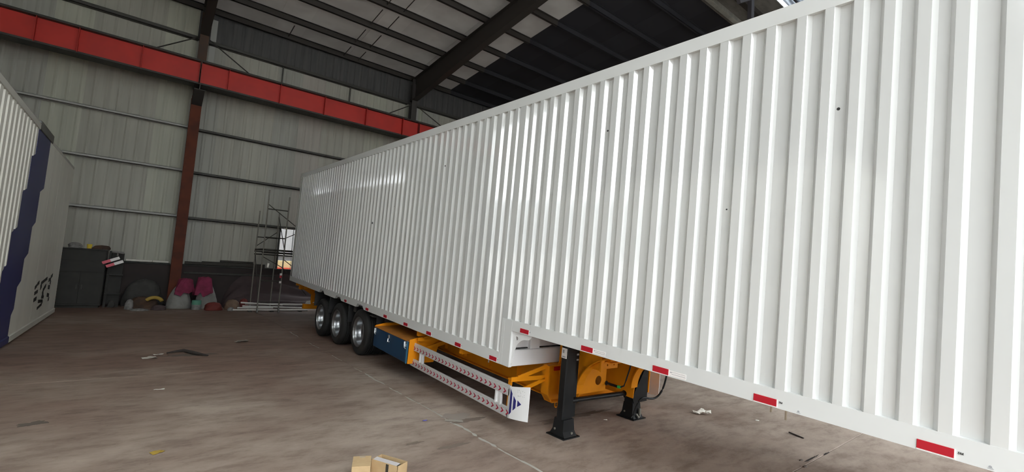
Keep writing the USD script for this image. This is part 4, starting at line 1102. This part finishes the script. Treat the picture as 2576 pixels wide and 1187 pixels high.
# cabinet and clutter at the left end of the wall
CA = thing('steel_cabinet', 'tall dark steel cabinet standing against the back wall beside the container', 'cabinet', (-1.40, 18.75, 0))
obj('body', MB().box(-0.62, 0.42, -0.32, 0.32, 0.06, 1.72, 0.012), 'cabinet_dark', CA)
obj('plinth', MB().box(-0.58, 0.38, -0.28, 0.30, 0.0, 0.07), 'cabinet_dark', CA)
for a, b in ((-0.60, -0.105), (-0.095, 0.40)):
    dr = obj('door', MB().box(a, b, -0.338, -0.318, 0.12, 1.02, 0.004), 'cabinet_dark', CA)
    obj('handle', MB().box(b - 0.06 if a < -0.3 else a + 0.04, b - 0.04 if a < -0.3 else a + 0.06, -0.355, -0.336, 0.55, 0.68, 0.003), 'girt_dark', dr)
obj('drawer', MB().box(-0.60, 0.40, -0.338, -0.318, 1.06, 1.36, 0.004), 'cabinet_dark', CA)
obj('drawer', MB().box(-0.60, 0.40, -0.338, -0.318, 1.40, 1.68, 0.004), 'cabinet_dark', CA)
obj('top_tray', MB().box(-0.64, 0.44, -0.34, 0.34, 1.72, 1.75, 0.005), 'cabinet_grey', CA)
RK = thing('tool_rack', 'grey post rack beside the dark cabinet carrying two red and white strips', 'rack', (-0.74, 18.72, 0))
obj('post', MB().box(-0.20, -0.14, -0.04, 0.04, 0, 1.72).box(0.10, 0.16, -0.04, 0.04, 0, 1.66), 'cabinet_dark', RK)
obj('back_board', MB().box(-0.20, 0.16, 0.04, 0.06, 0.10, 1.66), 'cabinet_dark', RK)
for zs in (0.40, 0.98):
    obj('shelf', MB().box(-0.20, 0.20, -0.14, 0.06, zs, zs + 0.02), 'cabinet_grey', RK)
obj('vise', lump(0.0, -0.05, 0.10, 0.08, 0.22, 4, rough=0.3).mesh(), 'cabinet_grey', RK)
for i, (x_, z_, lab) in enumerate([(-0.965, 1.40, 'upper of two slanting red and white reflective strips on the tool rack'), (-0.87, 1.30, 'lower of two slanting red and white reflective strips on the tool rack')]):
    T = thing('reflective_strip', lab, 'strip', (x_ + 0.02, 18.36, z_ + 0.0))
    obj('red_half', MB().bar((-0.11, 0, -0.055), (0.07, 0, 0.03), 0.012, 0.085), 'strip_pink' if 'strip_pink' in MATS else 'reflector_red', T, label='red half')
    obj('white_half', MB().bar((0.07, 0, 0.03), (0.27, 0, 0.125), 0.012, 0.085), 'reflector_white', T, label='white half')
obj('grey_gun', MB().tube([(-0.86, 18.62, 1.70), (-0.60, 18.62, 1.67)], 0.035, 10).tube([(-0.74, 18.62, 1.69), (-0.74, 18.66, 1.58)], 0.022, 8), 'pale_plastic', None, 'pale grey spray gun resting on the tool rack above the red strips', 'tool')
obj('yellow_cup', MB().lathe([(0, 0), (0.05, 0), (0.065, 0.13), (0.06, 0.13), (0.045, 0.01), (0, 0.01)], (-1.40, 18.55, 1.751), 'z', 18), 'bright_yellow', None, 'small bright yellow cup on top of the dark cabinet', 'cup')
lumpthing('rag', 'brownish rag heap lying on top of the dark cabinet', 'rag', 0, 0, 0.22, 0.14, 0.12, 9, mat='cloth_brown')
stage.GetPrimAtPath('/World/rag').GetParent()
UsdGeom.Xformable(stage.GetPrimAtPath('/World/rag')).AddTranslateOp().Set(Gf.Vec3d(-1.12, 18.62, 1.751))
obj('pale_bundle', lump(0, 0, 0.16, 0.12, 0.16, 12, rough=0.3), 'pale_plastic', None, 'pale crumpled bundle at the left on the cabinet top', 'bundle', smooth=60)
UsdGeom.Xformable(stage.GetPrimAtPath('/World/pale_bundle')).AddTranslateOp().Set(Gf.Vec3d(-1.72, 18.62, 1.751))
# white tubes and dark planks lying on the dado cap
for i, (a, b, lab) in enumerate([(-0.55, 0.12, 'left white tube lying on the dado cap left of the brown column'), (0.14, 0.56, 'right short white tube on the dado cap touching the brown column')]):
    obj('white_tube', MB().tube([(a, 19.42, 1.456), (b, 19.42, 1.456)], 0.035, 12), 'paper_white', None, lab, 'tube')
for i, (a, b, z, h, lab) in enumerate([(1.0, 2.3, 1.421, 0.10, 'long dark plank on the dado cap just right of the brown column'), (1.5, 3.5, 1.421, 0.13, 'thick dark plank on the dado cap ending near the scaffold'), (2.05, 3.1, 1.552, 0.07, 'upper short dark plank resting on the thick one on the dado')]):
    obj('dark_plank', MB().box(a, b, 19.41 - 0.06 * (i == 0), 19.53 - 0.14 * (i == 0), z, z + h, 0.01), 'plank_dark', None, lab, 'plank')
obj('wall_angle', MB().box(1.0, 3.9, 19.36, 19.40, 1.10, 1.16, 0.006), 'cabinet_grey', None, 'pale steel angle fixed along the dado right of the column', 'angle bar')

# sacks, cloths and cans by the column foot
lumpthing('woven_sack', 'left pale grey woven sack standing under the pink cloth', 'sack', 0.93, 18.42, 0.36, 0.28, 0.80, 21, rough=0.14, power=1.55, fold=0.03)
lumpthing('woven_sack', 'right pale grey woven sack standing under the pink cloth', 'sack', 1.66, 18.45, 0.34, 0.28, 0.90, 22, rough=0.14, power=1.55, fold=0.03)
drape(1.04, 18.36, 0.84, 0.26, 0.24, 0.13, 31, 'cloth_pink', 'crumpled pink cloth over the left woven sack', over=0.34)
drape(1.56, 18.38, 0.92, 0.25, 0.24, 0.13, 33, 'cloth_pink', 'crumpled pink cloth over the right woven sack', over=0.42)
CN = thing('paint_can', 'small can with a green upper half in front of the woven sacks', 'can', (1.37, 17.95, 0))
obj('body', MB().lathe([(0, 0), (0.13, 0), (0.13, 0.16), (0, 0.16)], (0, 0, 0), 'z', 24), 'pale_plastic', CN)
obj('green_top', MB().lathe([(0, 0.16), (0.132, 0.16), (0.132, 0.285), (0.11, 0.30), (0, 0.30)], (0, 0, 0), 'z', 24), 'green_can', CN, label='green upper half')
lumpthing('red_sack', 'dull red sack lying on the floor right of the paint can', 'sack', 1.82, 17.72, 0.25, 0.18, 0.26, 24, mat='sack_red', rough=0.2)
lumpthing('tan_sack', 'tan sack lying right of the dull red sack', 'sack', 2.36, 17.85, 0.23, 0.20, 0.34, 25, mat='sack_tan', rough=0.2)
lumpthing('red_sack', 'flat reddish sack behind the tan sack near the scaffold', 'sack', 2.73, 18.12, 0.15, 0.13, 0.36, 26, mat='sack_red', rough=0.25)
lumpthing('paper_ball', 'crumpled pale paper at the foot of the tan sack', 'paper', 2.28, 17.48, 0.10, 0.08, 0.12, 27, mat='pale_plastic', rough=0.35)
lumpthing('brown_heap', 'brown cloth heap on the floor left of the woven sacks', 'heap', 0.0, 18.32, 0.38, 0.2, 0.36, 28, mat='cloth_brown', rough=0.3)
lumpthing('dark_heap', 'dark cloth heap against the dado between rack and sacks', 'heap', 0.0, 19.06, 0.5, 0.2, 0.85, 29, mat='cabinet_grey', rough=0.3)
ring = MB().tube([(0.28 + 0.20 * math.cos(t), 18.02 + 0.04 * math.sin(2 * t), 0.22 + 0.14 * math.sin(t)) for t in np.linspace(0.2, 2.7, 14)], 0.055, 10)
obj('yellow_hose', ring, 'yellow_plastic', None, 'bent yellow hose lying on the brown cloth heap', 'hose', smooth=50)
lumpthing('pale_rag', 'pale flattened rag on the floor in front of the brown heap', 'rag', -0.05, 17.55, 0.22, 0.12, 0.07, 30, mat='pale_plastic', rough=0.25)
lumpthing('pale_bag', 'small pale plastic bag left of the yellow hose', 'bag', -0.30, 17.98, 0.11, 0.1, 0.30, 34, mat='pale_plastic', rough=0.3)
lumpthing('purple_rag', 'dull purplish rag on the floor beside the left woven sack', 'rag', 0.42, 17.75, 0.18, 0.12, 0.16, 35, mat='cloth_purple', rough=0.3)


def tarp():
    n, m = 90, 44
    X = np.linspace(2.2, 6.6, n); Y = np.linspace(18.32, 19.42, m)
    A, B = np.meshgrid(X, Y)
    t = (B - 18.32) / 1.10
    base = 0.05 + 0.52 * t ** 0.75 + 0.62 * np.clip((t - 0.55) / 0.45, 0, 1) ** 1.5
    d = np.stack([A * 0.55, B * 2.6 + 0.35 * A, A * 0], -1)
    z = base + (0.22 * (meshkit.fbm(d, 4, 41) - 0.5) + 0.05 * np.sin(B * 22 + 2.5 * np.sin(A * 1.4) + 3 * meshkit.noise(d, 8))) * np.clip(t * 5, 0.1, 1) * np.clip((6.6 - A) * 2, 0, 1)
    z = np.maximum(z * np.clip((A - 2.2) * 1.4, 0.0, 1) ** 0.5, 0.004)
    z[0] = 0.0
    v = np.stack([A, B, z], -1).reshape(-1, 3)
    f = [(i * n + j, i * n + j + 1, (i + 1) * n + j + 1, (i + 1) * n + j) for i in range(m - 1) for j in range(n - 1)]
    w = v.copy(); w[:, 2] = np.maximum(w[:, 2] - 0.02, 0)
    return MB().add(v, f).add(w, [q[::-1] for q in f])


obj('tarpaulin', tarp(), 'cloth_purple', None, 'big heap of folded purplish brown tarpaulin behind the scaffold', 'tarpaulin', smooth=50)
PP = [((2.32, 17.32, 0.05), (4.6, 17.25, 0.05), 'lowest front pale pipe on the floor by the scaffold foot'), ((2.6, 17.45, 0.16), (4.9, 17.40, 0.10), 'pale pipe lying slightly raised behind the front one'), ((2.55, 17.52, 0.27), (3.8, 17.36, 0.21), 'upper short pale pipe crossing the pile'),
      ((2.7, 17.62, 0.22), (5.6, 17.62, 0.20), 'long pale pipe at the back of the pile under the tarpaulin edge'), ((2.45, 17.38, 0.11), (3.5, 17.30, 0.12), 'short middle pale pipe at the left end of the pile')]
for a, b, lab in PP:
    obj('steel_pipe', MB().tube([a, b], 0.026, 8), 'pipe_pale', None, lab, 'pipe')
for xx, lab in ((2.75, 'left dark timber bearer under the pale pipes'), (3.4, 'middle dark timber bearer under the pale pipes'), (4.3, 'right dark timber bearer under the pale pipes')):
    obj('timber_bearer', MB().box(xx, xx + 0.1, 17.15, 17.7, 0, 0.024), 'plank_dark', None, lab, 'timber')

# ------------------------------------------------------------------ foreground things on the floor
def carton_closed(loc, rz, w, l, h, lab):
    T = thing('cardboard_box', lab, 'box', loc, rz)
    obj('body', MB().box(-w / 2, w / 2, -l / 2, l / 2, 0, h, 0.003), 'cardboard', T)
    obj('flap', MB().box(-w / 2 + 0.001, w / 2 - 0.001, -l / 2 + 0.001, -0.001, h, h + 0.003).box(-w / 2 + 0.001, w / 2 - 0.001, 0.001, l / 2 - 0.001, h, h + 0.003), 'cardboard', T)
    obj('seal', MB().box(-0.02, 0.025, l / 2 - 0.03, l / 2 - 0.012, h + 0.003, h + 0.004), 'cardboard_inner', T)


def carton_open(loc, rz, w, l, h, lab):
    T = thing('cardboard_box', lab, 'box', loc, rz)
    t = 0.005
    obj('body', MB().box(-w / 2, -w / 2 + t, -l / 2, l / 2, 0, h).box(w / 2 - t, w / 2, -l / 2, l / 2, 0, h).box(-w / 2, w / 2, -l / 2, -l / 2 + t, 0, h).box(-w / 2, w / 2, l / 2 - t, l / 2, 0, h).box(-w / 2, w / 2, -l / 2, l / 2, 0, t), 'cardboard', T)
    obj('flap', MB().hull([(-w / 2 + 0.004, -l / 2 + 0.02, h - 0.003), (-w / 2 + 0.004, l / 2 - 0.01, h - 0.003), (-0.008, -l / 2 + 0.02, h + 0.004), (-0.008, l / 2 - 0.01, h + 0.004), (-0.008, -l / 2 + 0.02, h + 0.001), (-0.008, l / 2 - 0.01, h + 0.001)]), 'grey_film', T, label='grey-white inner flap')
    obj('contents', MB().box(-0.004, w / 2 - 0.008, -l / 2 + 0.01, l / 2 - 0.01, 0.01, h - 0.035), 'cabinet_grey', T, label='dark contents inside the box')
    obj('tape', MB().box(-w / 2 - 0.0012, -w / 2, -0.045, -0.018, 0.02, h - 0.005), 'plank_dark', T)


carton_closed((1.502, 3.66, 0), -23, 0.142, 0.205, 0.16, 'small closed brown cardboard box at the bottom edge of the picture')
carton_open((1.70, 3.575, 0), 26, 0.125, 0.27, 0.16, 'open narrow cardboard box with grey flap, right of the closed one')


def paper(name, label, cat, x, y, s, seed, mat, h=0.05, rz=0.0, asp=0.7):
    n = 7
    g = np.linspace(-1, 1, n)
    A, B = np.meshgrid(g, g)
    d = np.stack([A * 1.3, B * 1.3, A * 0 + seed], -1)
    z = h * np.clip(meshkit.fbm(d, 3, seed) * 1.6 - 0.35, 0.02, 1) + 0.002
    c, s_ = math.cos(rz), math.sin(rz)
    e = 1 + 0.35 * (meshkit.noise(d * 2 + 5, seed) - 0.5)
    px_, py_ = s * A * e, s * asp * B * e
    v = np.stack([x + c * px_ - s_ * py_, y + s_ * px_ + c * py_, z], -1).reshape(-1, 3)
    f = [(i * n + j, i * n + j + 1, (i + 1) * n + j + 1, (i + 1) * n + j) for i in range(n - 1) for j in range(n - 1)]
    return obj(name, MB().add(v, f).add(v - [0, 0, 0.0015], [q[::-1] for q in f]), mat, None, label, cat)


paper('paper_scrap', 'crumpled cream paper scrap on the floor right of the far landing leg', 'paper', 6.05, 3.28, 0.11, 51, 'paper_white', 0.13, 2.3, 0.4)
paper('paper_scrap', 'tiny pale scrap on the floor between the cream paper and the trailer edge', 'paper', 6.5, 2.75, 0.03, 52, 'paper_white', 0.01)
paper('paper_scrap', 'dull cream paper scrap on the dark floor left of the wheels', 'paper', 1.70, 10.95, 0.12, 53, 'paper_dull', 0.06, 0.4)
paper('paper_scrap', 'small thin white scrap alone in the middle of the open floor', 'paper', 0.278, 7.385, 0.055, 54, 'paper_white', 0.01, 0.0, 0.35)
paper('yellow_scrap', 'flat yellowish scrap on the floor at lower left', 'scrap', 0.231, 5.075, 0.045, 55, 'yellow_plastic', 0.008, 0.5, 0.8)
paper('blue_scrap', 'tiny bluish scrap on the floor left of the long floor line', 'scrap', 2.66, 4.76, 0.025, 56, 'blue_bit', 0.008)
paper('paper_scrap', 'pale speck of paper on the floor between the two landing legs', 'paper', 4.62, 3.75, 0.025, 57, 'paper_white', 0.015)
paper('paper_scrap', 'pale strip of scrap left of the mortar patch beside the long line', 'paper', 2.95, 4.60, 0.10, 58, 'paper_dull', 0.006, -0.6, 0.3)
paper('paper_scrap', 'silvery scrap at the left end of the dark rag on the floor', 'paper', 0.30, 9.90, 0.07, 59, 'paper_white', 0.03, 0.1, 0.4)
paper('paper_scrap', 'dull crumpled scrap left of the silvery scrap', 'paper', 0.18, 9.62, 0.10, 60, 'paper_dull', 0.05, 0.2, 0.5)
rag = [(0.42, 9.95, 0.02), (0.55, 10.02, 0.03), (0.66, 10.05, 0.035), (0.76, 9.85, 0.03), (0.86, 9.62, 0.035), (0.98, 9.50, 0.02)]
obj('dark_rag', MB().tube(rag, [0.010, 0.018, 0.026, 0.03, 0.024, 0.01], 9), 'dark_rag', None, 'dark twisted rag lying on the floor beside the silvery scrap', 'rag', smooth=60)
obj('floor_stick', MB().bar((6.33, 2.31, 0.012), (6.27, 2.13, 0.006), 0.014, 0.012), 'dark_rag', None, 'thin dark splinter on the floor below the trailer edge', 'splinter')
for i, (x_, y_, s_, lab) in enumerate([(5.46, 1.875, 0.028, 'upper dark pebble on the cracked floor joint at bottom right'), (5.30, 1.785, 0.034, 'lower dark pebble below the cracked floor joint'), (5.72, 1.83, 0.018, 'right small dark pebble on the cracked floor joint')]):
    obj('pebble', lump(x_, y_, s_, s_ * 0.5, s_ * 0.35, 70 + i, rough=0.3, n=(14, 8)), 'stain_dark', None, lab, 'pebble')
